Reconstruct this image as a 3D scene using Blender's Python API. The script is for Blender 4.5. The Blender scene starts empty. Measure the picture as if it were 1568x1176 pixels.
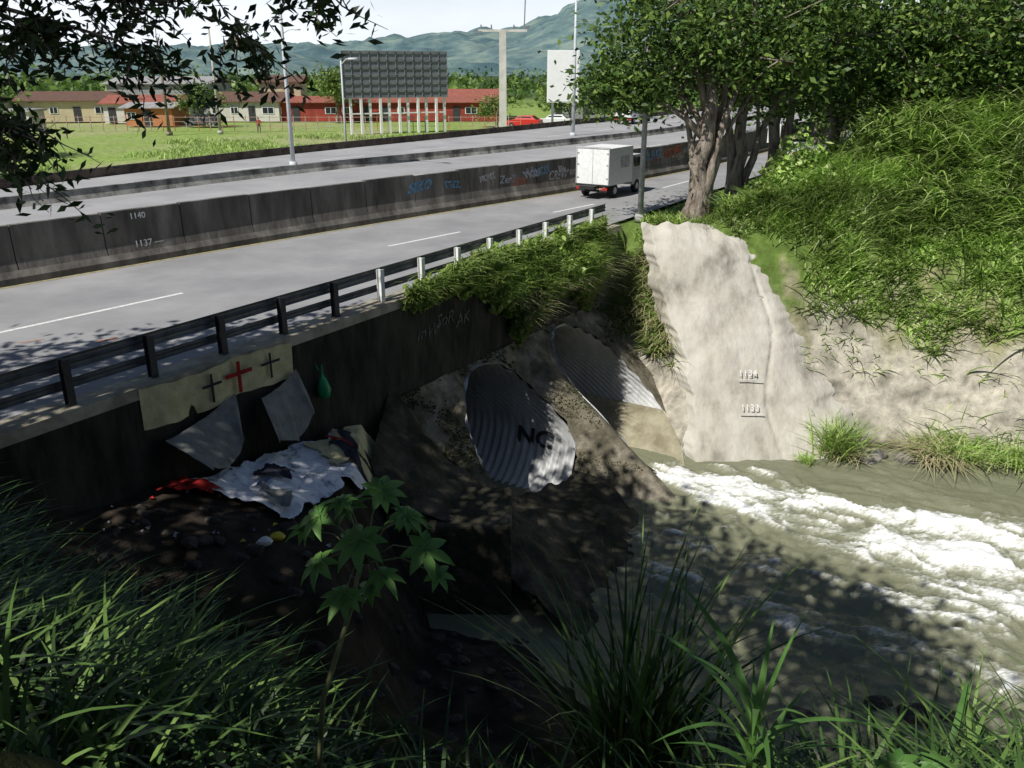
import bpy, math, random, bmesh
import numpy as np
from mathutils import Vector, Matrix
rng=np.random.default_rng(7); random.seed(7)
scene=bpy.context.scene
DU=np.array([.528,.849]); NU=np.array([.849,-.528]); R0=np.array([1.72,33.6])
def US(u,s):
    p=R0+u*DU+s*NU
    return float(p[0]),float(p[1])
def sof(x,y): return (x-R0[0])*NU[0]+(y-R0[1])*NU[1]
def uof(x,y): return (x-R0[0])*DU[0]+(y-R0[1])*DU[1]
def sm(t):
    t=np.clip(t,0,1); return t*t*(3-2*t)
# ---------- numpy noise
def _h(ix,iy,seed):
    v=np.sin(ix*127.1+iy*311.7+seed*74.7)*43758.5453
    return v-np.floor(v)
def vn(x,y,seed=0):
    xi=np.floor(x); yi=np.floor(y); fx=x-xi; fy=y-yi
    fx=fx*fx*(3-2*fx); fy=fy*fy*(3-2*fy)
    a=_h(xi,yi,seed);b=_h(xi+1,yi,seed);c=_h(xi,yi+1,seed);d=_h(xi+1,yi+1,seed)
    return (a*(1-fx)+b*fx)*(1-fy)+(c*(1-fx)+d*fx)*fy
def fbm(x,y,seed=0,o=4):
    r=0;a=.5;t=0
    for i in range(o):
        r=r+a*vn(x*2**i,y*2**i,seed+i*3.1); t+=a; a*=.5
    return r/t
# ---------- materials
def newmat(name):
    m=bpy.data.materials.new(name); m.use_nodes=True
    nt=m.node_tree; b=nt.nodes["Principled BSDF"]
    return m,nt,b
def mat(name,c1,c2=None,scale=3,rough=.8,bump=0,stretch=(1,1,1),metal=0,detail=4,lo=.35,hi=.65,bscale=None,c3=None):
    m,nt,b=newmat(name)
    b.inputs['Roughness'].default_value=rough; b.inputs['Metallic'].default_value=metal
    b.inputs['Specular IOR Level'].default_value=.3
    tc=nt.nodes.new('ShaderNodeTexCoord'); mp=nt.nodes.new('ShaderNodeMapping')
    mp.inputs['Scale'].default_value=stretch
    nt.links.new(tc.outputs['Object'],mp.inputs['Vector'])
    if c2 is None: c2=tuple(x*.8 for x in c1)
    n=nt.nodes.new('ShaderNodeTexNoise'); n.inputs['Scale'].default_value=scale; n.inputs['Detail'].default_value=detail
    n.inputs['Roughness'].default_value=.65
    nt.links.new(mp.outputs[0],n.inputs['Vector'])
    r=nt.nodes.new('ShaderNodeValToRGB')
    r.color_ramp.elements[0].position=lo; r.color_ramp.elements[1].position=hi
    r.color_ramp.elements[0].color=(*c1,1); r.color_ramp.elements[1].color=(*c2,1)
    if c3:
        q=r.color_ramp.elements.new((lo+hi)/2); q.color=(*c3,1)
    nt.links.new(n.outputs['Fac'],r.inputs['Fac']); nt.links.new(r.outputs[0],b.inputs['Base Color'])
    if bump:
        n2=nt.nodes.new('ShaderNodeTexNoise'); n2.inputs['Scale'].default_value=bscale or scale*4; n2.inputs['Detail'].default_value=4
        nt.links.new(mp.outputs[0],n2.inputs['Vector'])
        bp=nt.nodes.new('ShaderNodeBump'); bp.inputs['Strength'].default_value=bump; bp.inputs['Distance'].default_value=.1
        nt.links.new(n2.outputs['Fac'],bp.inputs['Height']); nt.links.new(bp.outputs[0],b.inputs['Normal'])
    return m
def leafmat(name,cols,trans=.3,rough=.5,patch=True):
    m,nt,b=newmat(name)
    g=nt.nodes.new('ShaderNodeNewGeometry'); r=nt.nodes.new('ShaderNodeValToRGB')
    els=r.color_ramp.elements
    els[0].position=0; els[0].color=(*cols[0],1); els[1].position=1; els[1].color=(*cols[-1],1)
    for i,c in enumerate(cols[1:-1]):
        e=els.new((i+1)/(len(cols)-1)); e.color=(*c,1)
    nt.links.new(g.outputs['Random Per Island'],r.inputs['Fac'])
    out=r.outputs[0]
    if patch:
        n=nt.nodes.new('ShaderNodeTexNoise'); n.inputs['Scale'].default_value=.6; n.inputs['Detail'].default_value=0
        tc=nt.nodes.new('ShaderNodeTexCoord'); nt.links.new(tc.outputs['Object'],n.inputs['Vector'])
        mr=nt.nodes.new('ShaderNodeMapRange'); mr.inputs[1].default_value=.3; mr.inputs[2].default_value=.7; mr.inputs[3].default_value=.65; mr.inputs[4].default_value=1.3
        nt.links.new(n.outputs['Fac'],mr.inputs[0])
        mx=nt.nodes.new('ShaderNodeVectorMath'); mx.operation='SCALE'
        nt.links.new(out,mx.inputs[0]); nt.links.new(mr.outputs[0],mx.inputs['Scale']); out=mx.outputs[0]
    nt.links.new(out,b.inputs['Base Color']); b.inputs['Roughness'].default_value=rough
    b.inputs['Specular IOR Level'].default_value=.35
    if trans>0:
        t=nt.nodes.new('ShaderNodeBsdfTranslucent'); nt.links.new(out,t.inputs['Color'])
        ms=nt.nodes.new('ShaderNodeMixShader'); ms.inputs[0].default_value=trans
        nt.links.new(b.outputs[0],ms.inputs[1]); nt.links.new(t.outputs[0],ms.inputs[2])
        nt.links.new(ms.outputs[0],nt.nodes['Material Output'].inputs[0])
    return m
# ---------- mesh builder
def link(o,parent=None):
    scene.collection.objects.link(o)
    if parent: o.parent=parent
    return o
def empty(name,loc=(0,0,0)):
    o=bpy.data.objects.new(name,None); o.empty_display_size=.3; scene.collection.objects.link(o); return o
def mk(name,V,F,mats,parent=None,smooth=False,mi=None):
    me=bpy.data.meshes.new(name); V=np.asarray(V,dtype=float)
    me.from_pydata(V.tolist() if len(V)<200 else V,[],F if isinstance(F,list) else F.tolist())
    for m in (mats if isinstance(mats,(list,tuple)) else [mats]): me.materials.append(m)
    if mi is not None: me.polygons.foreach_set('material_index',np.asarray(mi,dtype=np.int32))
    if smooth: me.polygons.foreach_set('use_smooth',np.ones(len(me.polygons),dtype=bool))
    me.update()
    return link(bpy.data.objects.new(name,me),parent)
class MB:
    def __init__(s,loc=(0,0,0),rz=0): s.V=[];s.F=[];s.M=[];s.loc=loc;s.rz=rz
    def add(s,V,F,m=0):
        b=len(s.V); s.V+= [tuple(v) for v in V]; s.F+=[tuple(i+b for i in f) for f in F]; s.M+=[m]*len(F)
    def box(s,c,d,m=0,rz=0,taper=1.0,ch=0):
        x,y,z=d[0]/2,d[1]/2,d[2]/2; V=[]
        for zz,k in ((-z,1),(z,taper)):
            for a,b in ((-x,-y),(x,-y),(x,y),(-x,y)): V.append((a*k,b*k,zz))
        cr,sr=math.cos(rz),math.sin(rz)
        V=[(c[0]+a*cr-b*sr,c[1]+a*sr+b*cr,c[2]+e) for a,b,e in V]
        s.add(V,[(0,3,2,1),(4,5,6,7),(0,1,5,4),(1,2,6,5),(2,3,7,6),(3,0,4,7)],m)
    def tube(s,pts,rad,n=8,m=0,caps=True):
        pts=[Vector(p) for p in pts]; V=[];F=[]
        if not hasattr(rad,'__len__'): rad=[rad]*len(pts)
        for i,p in enumerate(pts):
            t=(pts[min(i+1,len(pts)-1)]-pts[max(i-1,0)]).normalized()
            a=t.orthogonal() if abs(t.z)>.9 else t.cross(Vector((0,0,1)))
            if abs(t.z)>.9: a=Vector((1,0,0))-t*t.x
            a.normalize(); b=t.cross(a)
            for k in range(n):
                th=2*math.pi*k/n; V.append(p+(a*math.cos(th)+b*math.sin(th))*rad[i])
        for i in range(len(pts)-1):
            for k in range(n):
                F.append((i*n+k,i*n+(k+1)%n,(i+1)*n+(k+1)%n,(i+1)*n+k))
        if caps: F.append(tuple(range(n))[::-1]); F.append(tuple((len(pts)-1)*n+k for k in range(n)))
        s.add(V,F,m)
    def poly(s,pts,m=0): s.add(pts,[tuple(range(len(pts)))],m)
    def prism(s,prof,y0,y1,m=0):
        n=len(prof); V=[(p[0],y0,p[1]) for p in prof]+[(p[0],y1,p[1]) for p in prof]
        F=[tuple(range(n)),tuple(range(n,2*n))[::-1]]+[(i,n+i,n+(i+1)%n,(i+1)%n) for i in range(n)]
        s.add(V,F,m)
    def build(s,name,mats,parent=None,smooth=False,bevel=0):
        c,sn=math.cos(s.rz),math.sin(s.rz)
        V=[(s.loc[0]+a*c-b*sn,s.loc[1]+a*sn+b*c,s.loc[2]+e) for a,b,e in s.V]
        o=mk(name,V,s.F,mats,parent,smooth,s.M)
        if bevel:
            md=o.modifiers.new('b','BEVEL'); md.width=bevel; md.segments=2; md.limit_method='ANGLE'
        return o
def gridfaces(nx,ny):
    i=np.arange(nx-1)[:,None]*ny+np.arange(ny-1)[None,:]
    i=i.ravel(); return np.stack([i,i+ny,i+ny+1,i+1],1)
# ---------- river polygon + terrain
u0l=US(-8.9,.1); u0r=US(1.3,.1)
RB=[u0l,u0r,(4.6,33.0),(6.0,31.3),(7,30.9),(12.3,31.2),(16.1,31.5),(20.2,30.4),(30,29),(300,24),(300,8),(25,15.5),(13.6,16.0),(6.8,15.0)]
VALLEY=[(-2.3,20.3)]+RB+[(1.5,13.9),(-1.8,15.2)]          # foot of the banks
RIV=[(-2.3,20.4)]+RB+[(4.2,14.9),(2.6,16.6),(.9,19.6)]      # water outline
def pdist(P,x,y):
    P=np.array(P); d=np.full(x.shape,1e9); ins=np.zeros(x.shape,bool)
    for i in range(len(P)):
        a=P[i];b=P[(i+1)%len(P)]; e=b-a
        t=np.clip(((x-a[0])*e[0]+(y-a[1])*e[1])/(e@e),0,1)
        d=np.minimum(d,np.hypot(x-a[0]-t*e[0],y-a[1]-t*e[1]))
        c=((a[1]>y)!=(b[1]>y))&(x<(b[0]-a[0])*(y-a[1])/((b[1]-a[1]) or 1e-9)+a[0]); ins^=c
    return d,ins
def height(x,y,full=False):
    x=np.asarray(x,float); y=np.asarray(y,float)
    Dr,ins=pdist(RIV,x,y); Dv,insv=pdist(VALLEY,x,y); s=sof(x,y)
    D=np.where(insv,0,Dv)
    n=fbm(x*.45,y*.45,3)-.5; n2=fbm(x*1.7,y*1.7,9)-.5
    wr=sm((y-22)/4)*sm(x/3); wl=(1-wr)*sm((y-11)/5)*sm((3-x)/3); wn=1-wr-wl
    De=D*(1+.18*n)
    fr=-8.3+1.35*np.minimum(D,6.9)+.6*np.maximum(D-6.9,0)
    fl=-8.3+2.5*np.minimum(De,2.0)+.26*np.maximum(De-2.0,0)
    fn=-8.3+1.0*De
    f=wr*fr+wl*fl+wn*fn
    f=np.maximum(f,-8.25+np.minimum(.4*Dr,1.1)*(1-wr))
    top=-.15+(5.05-.8*wr)*sm((s-2)/9)
    z=np.minimum(f,top)
    z=z+(n*.5+n2*.25)*sm(Dr/1.5)*sm(s/1.0)*(.6+.4*(1-wr))
    z=np.where(ins,-9.0-.3*sm(Dr/2),z)
    z=np.where(s<0,-.15,z)
    if full: return z,D,ins,s,wr,wl
    return z
def H(x,y): return float(height(np.array([x]),np.array([y]))[0])
def coords(a,b,st,lo,hi):
    c=list(np.arange(a,b,st)); g=st; v=a; L=[]
    while v>lo: g*=1.3; v-=g; L.append(v)
    v=c[-1]; g=st; Rr=[]
    while v<hi: g*=1.3; v+=g; Rr.append(v)
    return np.array(L[::-1]+c+Rr)
xs=coords(-16,34,.25,-4500,4500); ys=coords(-6,48,.25,-300,5200)
X,Y=np.meshgrid(xs,ys,indexing='ij'); Z,Dd,ins,S,wr,wl=height(X,Y,True)
V=np.stack([X.ravel(),Y.ravel(),Z.ravel()],1); F=gridfaces(len(xs),len(ys))
cx=V[F].mean(1); cs=sof(cx[:,0],cx[:,1]); cu=uof(cx[:,0],cx[:,1])
kill=(np.abs(cs)<.75)&(cu>-9.4)&(cu<1.9)
F=F[~kill]
# colours
def C(*a): return np.array(a,float)
col=np.zeros(V.shape); xx,yy,zz=V.T; ss=S.ravel(); n=fbm(xx*.5,yy*.5,21); n2=fbm(xx*2.3,yy*2.3,31)
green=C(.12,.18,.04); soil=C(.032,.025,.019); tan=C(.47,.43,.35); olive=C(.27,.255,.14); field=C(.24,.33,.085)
def lerp(a,b,t): return a*(1-t[:,None])+b*t[:,None]
T_=lambda c: np.tile(c,(len(xx),1))
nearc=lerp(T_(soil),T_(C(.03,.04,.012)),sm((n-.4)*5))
w=sm((zz+4.4-2.8*(n-.5)*2)/1.8); w2=sm((zz+3.2-2.6*(n2-.5)*2)/1.6)
rc=lerp(lerp(lerp(T_(tan),T_(tan*.58),sm((fbm(xx*.9,zz*1.6+yy,61)-.5)*6)),T_(olive),w),T_(green),w2)
rc=lerp(T_(olive*.5),rc,sm((zz+7.85)/.35))
rc*= (0.85+.3*n2)[:,None]
col=lerp(nearc,rc,wr.ravel())
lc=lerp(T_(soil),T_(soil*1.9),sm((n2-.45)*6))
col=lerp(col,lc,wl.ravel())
fm=sm((-ss-2)/3); fc=lerp(T_(field),T_(C(.34,.35,.17)),sm((fbm(xx*.12,yy*.25,5)-.5)*6))
far=sm((yy-175)/100); fc=lerp(fc,T_(C(.06,.09,.04)),far)
col=lerp(col,fc,fm); col[ins.ravel()]=C(.05,.045,.03)
mt,nt,b=newmat('ground_mat'); b.inputs['Roughness'].default_value=.95; b.inputs['Specular IOR Level'].default_value=.1
at=nt.nodes.new('ShaderNodeAttribute'); at.attribute_name='Col'
tc=nt.nodes.new('ShaderNodeTexCoord'); nz=nt.nodes.new('ShaderNodeTexNoise'); nz.inputs['Scale'].default_value=2.2; nz.inputs['Detail'].default_value=7; nz.inputs['Roughness'].default_value=.68
nt.links.new(tc.outputs['Object'],nz.inputs['Vector'])
mr=nt.nodes.new('ShaderNodeMapRange'); mr.inputs[1].default_value=.3; mr.inputs[2].default_value=.7; mr.inputs[3].default_value=.55; mr.inputs[4].default_value=1.35
nt.links.new(nz.outputs['Fac'],mr.inputs[0])
vm=nt.nodes.new('ShaderNodeVectorMath'); vm.operation='SCALE'; nt.links.new(at.outputs['Color'],vm.inputs[0]); nt.links.new(mr.outputs[0],vm.inputs['Scale'])
nt.links.new(vm.outputs[0],b.inputs['Base Color'])
bp=nt.nodes.new('ShaderNodeBump'); bp.inputs['Strength'].default_value=.6; bp.inputs['Distance'].default_value=.2; nt.links.new(nz.outputs['Fac'],bp.inputs['Height']); nt.links.new(bp.outputs[0],b.inputs['Normal'])
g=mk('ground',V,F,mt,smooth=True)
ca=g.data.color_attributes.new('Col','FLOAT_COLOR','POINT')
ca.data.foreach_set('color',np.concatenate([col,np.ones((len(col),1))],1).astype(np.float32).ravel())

# ---------- common materials
conc=mat('concrete_weathered',(.10,.095,.085),(.26,.245,.215),1.3,.9,.4,stretch=(1,1,.5))
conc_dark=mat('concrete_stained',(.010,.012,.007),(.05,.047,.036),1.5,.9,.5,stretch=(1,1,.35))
conc_light=mat('concrete_pale',(.33,.31,.27),(.50,.475,.42),1.1,.9,.35,stretch=(1,1,.6),lo=.3,hi=.7)
asph=mat('asphalt_mat',(.235,.23,.235),(.33,.325,.325),.3,.9,.12,bscale=60,c3=(.28,.277,.28),detail=8)
asph2=mat('asphalt_upper',(.28,.275,.28),(.37,.365,.365),.3,.9,.12,bscale=60,detail=8)
white=mat('white_paint',(.82,.82,.8),(.7,.7,.68),6,.6)
line=mat('road_marking_paint',(.82,.81,.78),(.55,.55,.53),7,.7)
steel=mat('galvanised_steel',(.3,.31,.32),(.18,.19,.2),5,.5,metal=.5)
dark=mat('dark_metal',(.05,.05,.055),(.03,.03,.03),4,.6)
black=mat('black_rubber',(.015,.015,.015),(.03,.03,.03),4,.8)
glass=mat('window_glass',(.02,.025,.03),(.03,.035,.04),1,.1)
redp=mat('red_paint',(.45,.03,.02),(.35,.02,.02),3,.5)
barkm=mat('bark_mat',(.12,.09,.07),(.36,.31,.25),5,.95,.8,stretch=(1,1,.25))
# ---------- paths
def resample(P,step=None,n=None):
    P=np.array(P,float); d=np.r_[0,np.cumsum(np.hypot(*np.diff(P,axis=0).T))]
    t=np.linspace(0,d[-1],n) if n else np.arange(0,d[-1],step)
    return np.stack([np.interp(t,d,P[:,0]),np.interp(t,d,P[:,1])],1)
def smoothp(P,it=3,n=120):
    P=resample(P,n=n)
    for _ in range(it*6):
        Q=P.copy(); Q[1:-1]=(P[:-2]+P[1:-1]*2+P[2:])/4; P=Q
    return P
def offset(P,o):
    T=np.gradient(P,axis=0); T/=np.hypot(*T.T)[:,None]
    return P+np.stack([T[:,1],-T[:,0]],1)*o
def strip(name,A,B,z,m,parent=None,n=160,k=6):
    A=resample(A,n=n);B=resample(B,n=n); V=[]
    for i in range(n):
        for j in range(k): 
            t=j/(k-1); V.append((*(A[i]*(1-t)+B[i]*t),z))
    return mk(name,V,gridfaces(n,k),m,parent)
def sweep(mb,P,prof,m=0):
    n=len(prof); rows=[offset(P,o) for o,z in prof]; V=[]
    for i in range(len(P)):
        for j in range(n): V.append((rows[j][i][0],rows[j][i][1],prof[j][1]))
    F=[(i*n+j,i*n+(j+1)%n,(i+1)*n+(j+1)%n,(i+1)*n+j) for i in range(len(P)-1) for j in range(n)]
    F+=[tuple(range(n)),tuple((len(P)-1)*n+j for j in range(n))[::-1]]
    mb.add(V,F,m)
near=np.array([US(u,-.35) for u in np.linspace(-62,110,120)])
barP=smoothp([(-44,-8),(-30,9.8),(-16.5,26.7),(-11.9,32.5),(-2.77,43.2),(3.65,50.2),(9.8,57.7),(16,66.5),(30,89),(52,125)])
divP=smoothp([(-48,-6),(-35,16),(-21.8,36.6),(-12.6,50.3),(-1.6,62.8),(12,80),(24,99),(48,140)])
farP=smoothp([(-56,-6),(-41,18),(-25.5,43),(-17.3,60.2),(-4.9,79),(11.7,105.7),(25,127),(42,155)])
strip('road',near,barP,0,asph)
strip('upper_road',offset(barP,-.42),offset(farP,.1),1.0,asph2)
def marks(name,segs,z,w,m=line,parent=None):
    mb=MB()
    for a,b_ in segs:
        a=np.array(a);b_=np.array(b_);d=(b_-a)/np.hypot(*(b_-a));nn=np.array([-d[1],d[0]])*w/2
        mb.poly([(*(a-nn),z),(*(b_-nn),z),(*(b_+nn),z),(*(a+nn),z)])
    return mb.build(name,[m],parent)
marks('lane_marking',[((-20.5,12.6),(-17.8,16.1)),((-13.9,21.2),(-10.3,25.9)),((-4.9,33.5),(-2.23,36.7)),((2.03,42.1),(4.3,44.9)),((9,51.5),(11.4,55.2)),((15.4,62),(17.5,65.5))],.005,.16)
def dashes(P,step,L,n):
    out=[]; d=np.r_[0,np.cumsum(np.hypot(*np.diff(P,axis=0).T))]
    t=3
    while t+L<d[-1]:
        f=lambda q:(np.interp(q,d,P[:,0]),np.interp(q,d,P[:,1]))
        out.append((f(t),f(t+L))); t+=step
    return out
midB=(resample(barP,n=120)+resample(divP,n=120))/2; midC=(resample(farP,n=120)+resample(divP,n=120))/2
marks('lane_marking',dashes(midB,9,4,0)+dashes(midC,9,4,0),1.005,.16)
yl=mat('yellow_edge',(.38,.33,.17),(.2,.19,.13),4,.9)
strip('road_edge_line',offset(barP,.18),offset(barP,.4),.006,yl)
orm=mat('orange_marking_paint',(.6,.22,.1),(.35,.25,.2),8,.8)
marks('road_marking',[((-12.6,20.7),(-12.1,21.0)),((-10.7,20.9),(-10.2,21)),((-10.6,20.7),(-10.3,21.2)),((.2,36.7),(.6,36.9))],.008,.07,orm)
# retaining barrier
barm=mat('barrier_concrete',(.05,.046,.04),(.24,.222,.195),1.0,.9,.4,stretch=(1,1,.22),lo=.32,hi=.72,c3=(.125,.115,.10),detail=7)
bar=empty('road_barrier'); mb=MB()
Pf=resample(barP,step=.5)
sweep(mb,resample(barP,step=1.5),[(.18,-.1),(.16,.22),(.02,.42),(-.02,.42),(-.02,-.1)])
i=0
while i+6<len(Pf):
    seg=Pf[i:i+7].copy(); d=seg[-1]-seg[-2]; seg[-1]-=d/np.hypot(*d)*.04
    dz=random.uniform(-.03,.03)
    sweep(mb,seg,[(.0,.42),(-.1,.75),(-.14,1.88+dz),(-.38,1.88+dz),(-.40,.3)]); i+=6
mb.build('panels',[barm],bar)
dv=mat('median_concrete',(.07,.066,.06),(.34,.33,.3),.9,.9,.3)
mb=MB(); sweep(mb,resample(divP,step=1.5),[(.3,.95),(.14,1.2),(.1,1.48),(-.1,1.48),(-.14,1.2),(-.3,.95)]); mb.build('median_barrier',[dv])
mb=MB(); sweep(mb,resample(farP,step=1.5),[(.12,.9),(.1,1.5),(-.12,1.5),(-.2,-.3),(.0,-.3)]); mb.build('parapet_wall',[mat('parapet_concrete',(.04,.032,.026),(.14,.11,.085),1.2,.9,.3)])
# graffiti lettering
gcol=[mat('spray_%d'%i,c,tuple(x*.45 for x in c),5,.85,lo=.4,hi=.6) for i,c in enumerate([(.42,.42,.42),(.38,.12,.07),(.14,.28,.42),(.38,.36,.25),(.32,.34,.4)])]
bt=np.gradient(Pf,axis=0); bt/=np.hypot(*bt.T)[:,None]
def text(name,parent,s,loc,ux,nr,size,m,shear=0,sx=1.0,off=0):
    cu=bpy.data.curves.new(name,'FONT'); cu.body=s; cu.size=size; cu.extrude=.003; cu.shear=shear; cu.offset=off; cu.materials.append(m)
    o=bpy.data.objects.new(name,cu); ux=Vector(ux).normalized(); nr=Vector(nr).normalized(); up=nr.cross(ux)
    M=Matrix((ux*sx,up,nr)).transposed().to_4x4(); M.translation=Vector(loc)+nr*.02; o.matrix_world=M
    return link(o,parent)
words=['SEKO','raz','MONK','Zer7','LUKA','vida','NOX','CREW','Ekis','R12','SOL','toke','FUA','GK','Drey','WES','oba','KLAN']
j=0
for i in range(len(Pf)):
    p=Pf[i]
    if 40.5<p[1]<62 and i%(5 if p[1]<45 else 2)==0:
        t=bt[i]; nr=Vector((t[1],-t[0],.03)); o=offset(Pf,-.122+.004*(j%3))[i]; rr=random.Random(j)
        ux=Vector((t[0],t[1],rr.uniform(-.1,.14)))
        text('graffiti_%d'%j,bar,words[j%len(words)],(o[0],o[1],.72+rr.uniform(0,.45)),ux,nr,rr.uniform(.4,.85),gcol[rr.randrange(5)],rr.uniform(-.4,.6),rr.uniform(.8,1.3),rr.uniform(-.015,.03)); j+=1
ib=int(np.argmin(np.abs(Pf[:,0]+13.6))); t=bt[ib]; nr=(t[1],-t[0],.06); o1=offset(Pf,-.13)[ib]
text('level_text_a',bar,'1140',(o1[0],o1[1],1.55),(t[0],t[1],0),nr,.3,white)
o1=offset(Pf,-.06)[ib]; text('level_text_b',bar,'1137 —',(o1[0],o1[1],.55),(t[0],t[1],0),nr,.34,white)

# ---------- bridge edge
kerbm=mat('kerb_concrete',(.24,.21,.155),(.42,.38,.29),2,.9,.2)
ee=np.array([US(u,0) for u in np.linspace(-60,5.2,60)])
mb=MB(); sweep(mb,ee,[(-.3,-.1),(-.28,.11),(.42,.11),(.46,-.14),(.0,-.14)]); mb.build('kerb',[kerbm])
br=empty('bridge')
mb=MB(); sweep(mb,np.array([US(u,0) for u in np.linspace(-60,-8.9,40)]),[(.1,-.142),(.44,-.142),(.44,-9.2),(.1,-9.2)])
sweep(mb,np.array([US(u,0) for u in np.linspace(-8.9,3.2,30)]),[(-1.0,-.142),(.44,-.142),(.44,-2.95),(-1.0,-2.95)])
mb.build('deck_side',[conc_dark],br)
gd=mat('spray_faded',(.16,.16,.15),(.05,.05,.045),4,.9,lo=.42,hi=.58)
for q,(uu,zz_,w_) in enumerate([(-9.6,-1.35,'mW'),(-8.6,-1.2,'SoR'),(-7.5,-1.45,'AK')]):
    o=US(uu,.44); text('deck_graffiti_%d'%q,br,w_,(o[0],o[1],zz_),(DU[0],DU[1],.08*(q-1)),(NU[0],NU[1],0),.6,gd,.3)
PC=[(-.6,-5.7),(-6.25,-5.7)]; RX,RZ=2.3,2.65
def sf(u,z):
    k=1.6+(.95-1.6)*sm((u+4.2)/1.4)
    dz=np.maximum(0,-2.95-z)
    return .46+dz/k+np.exp(-((u+3.42)/.62)**2)*dz*.42-.45*dz/k*sm((-8.6-u)/2.0)
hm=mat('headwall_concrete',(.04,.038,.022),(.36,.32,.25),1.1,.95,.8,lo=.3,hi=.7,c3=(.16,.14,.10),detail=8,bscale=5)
for (cu_,cz_),(ua,ub) in zip(PC,[(-3.42,2.9),(-11.0,-3.42)]):
    za,zb=-9.1,-2.9
    th=list(np.linspace(0,2*math.pi,120,endpoint=False))+[math.atan2(zc-cz_,uc-cu_)%(2*math.pi) for uc in (ua,ub) for zc in (za,zb)]
    th=np.array(sorted(th)); nr_=22; V=[]
    for a in th:
        a2=math.atan2(math.sin(a),math.cos(a)); dx,dz=math.cos(a2),math.sin(a2)
        tt=min(((ub-cu_)/dx if dx>1e-9 else (ua-cu_)/dx if dx<-1e-9 else 1e9),((zb-cz_)/dz if dz>1e-9 else (za-cz_)/dz if dz<-1e-9 else 1e9))
        r_=np.array([cu_+dx*tt,cz_+dz*tt])
        re=1/math.sqrt((dx/RX)**2+(dz/RZ)**2)*(1+.012*math.sin(a*9)+.012*math.sin(a*23)); e=np.array([cu_+dx*re,cz_+dz*re])
        for k in range(nr_):
            q=e+(r_-e)*k/(nr_-1); s_=float(sf(q[0],q[1]))+(.34*(float(fbm(np.array(q[0]*1.1),np.array(q[1]*1.1),4,5))-.5))
            x_,y_=US(q[0],s_); V.append((x_,y_,q[1]))
    n=len(th); F=[(i*nr_+k,((i+1)%n)*nr_+k,((i+1)%n)*nr_+k+1,i*nr_+k+1) for i in range(n) for k in range(nr_-1)]
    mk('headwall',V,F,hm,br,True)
pm=mat('corrugated_steel_mat',(.27,.275,.275),(.56,.56,.55),.9,.6,metal=.1,stretch=(1,1,.4),lo=.3,hi=.6,detail=7)
tanm=mat('culvert_lining',(.36,.33,.23),(.2,.17,.11),1.5,.9,.4)
for idx,(cu_,cz_) in enumerate(PC):
    n=80; th=np.linspace(0,2*math.pi,n,endpoint=False); V=[]
    offs=np.r_[np.arange(0,11,.05),np.arange(11.5,26,1.0)]
    for o_ in offs:
        q=np.stack([cu_+RX*np.cos(th),cz_+RZ*np.sin(th)],1); s_=sf(q[:,0],q[:,1])+.03-o_
        rr=1-.018+.026*np.cos(2*math.pi*s_/.32) if o_<11 else np.ones(n)
        uu=cu_+RX*np.cos(th)*rr; zz_=cz_+RZ*np.sin(th)*rr
        V.append(np.stack([R0[0]+uu*DU[0]+s_*NU[0],R0[1]+uu*DU[1]+s_*NU[1],zz_],1))
    V=np.concatenate(V); F=[]
    for i in range(len(offs)-1):
        for k in range(n): F.append((i*n+k,i*n+(k+1)%n,(i+1)*n+(k+1)%n,(i+1)*n+k))
    mk('corrugated_pipe',V,F,pm,br,True)
    if idx==0:
        a=np.linspace(math.pi*1.15,2*math.pi-.36,30); V=[]
        for o_ in np.linspace(-.12,25,40):
            q=np.stack([cu_+RX*.94*np.cos(a),cz_+RZ*.94*np.sin(a)],1); s_=sf(q[:,0],q[:,1])-o_
            V.append(np.stack([R0[0]+q[:,0]*DU[0]+s_*NU[0],R0[1]+q[:,0]*DU[1]+s_*NU[1],q[:,1]],1))
        mk('pipe_lining',np.concatenate(V),gridfaces(40,30),tanm,br,True)
x_,y_=US(-6.25+RX*.91,.75); text('pipe_graffiti',br,'NC',(x_,y_,-6.7),(NU[0],NU[1],0),(-DU[0],-DU[1],0),.95,dark,.1,1.1,.03)
def loft(name,rows,n,m,parent=None,noise=.05,sub=10):
    rows=[np.array(r,float) for r in rows]; R_=[]
    for a,b_ in zip(rows[:-1],rows[1:]):
        for t in np.linspace(0,1,sub,endpoint=False): R_.append(a*(1-t)+b_*t)
    R_.append(rows[-1]); V=[]
    for r in R_:
        d=np.linspace(0,len(r)-1,n); V.append(np.stack([np.interp(d,range(len(r)),r[:,k]) for k in range(3)],1))
    V=np.array(V); k=fbm(V[...,0]*1.5,V[...,1]*1.5+V[...,2],12)-.5; V[...,2]+=k*noise*2; V[...,1]+=k*noise
    return mk(name,V.reshape(-1,3),gridfaces(len(R_),n),m,parent,True)
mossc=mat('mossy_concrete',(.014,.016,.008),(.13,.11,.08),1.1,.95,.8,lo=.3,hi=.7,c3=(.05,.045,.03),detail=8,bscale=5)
a1=US(-10.9,.46);
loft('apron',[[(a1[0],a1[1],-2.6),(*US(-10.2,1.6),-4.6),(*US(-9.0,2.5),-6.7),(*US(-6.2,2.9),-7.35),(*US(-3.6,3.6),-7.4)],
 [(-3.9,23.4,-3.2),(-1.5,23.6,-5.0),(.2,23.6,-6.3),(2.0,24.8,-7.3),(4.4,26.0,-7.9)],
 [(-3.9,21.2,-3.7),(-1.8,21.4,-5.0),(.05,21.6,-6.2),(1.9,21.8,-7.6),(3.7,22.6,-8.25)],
 [(-3.6,20.7,-4.4),(-1.7,20.6,-5.2),(.05,20.4,-6.9),(1.7,19.2,-7.9),(3.4,18.6,-8.5)]],60,mossc,br,.3,18)
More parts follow.
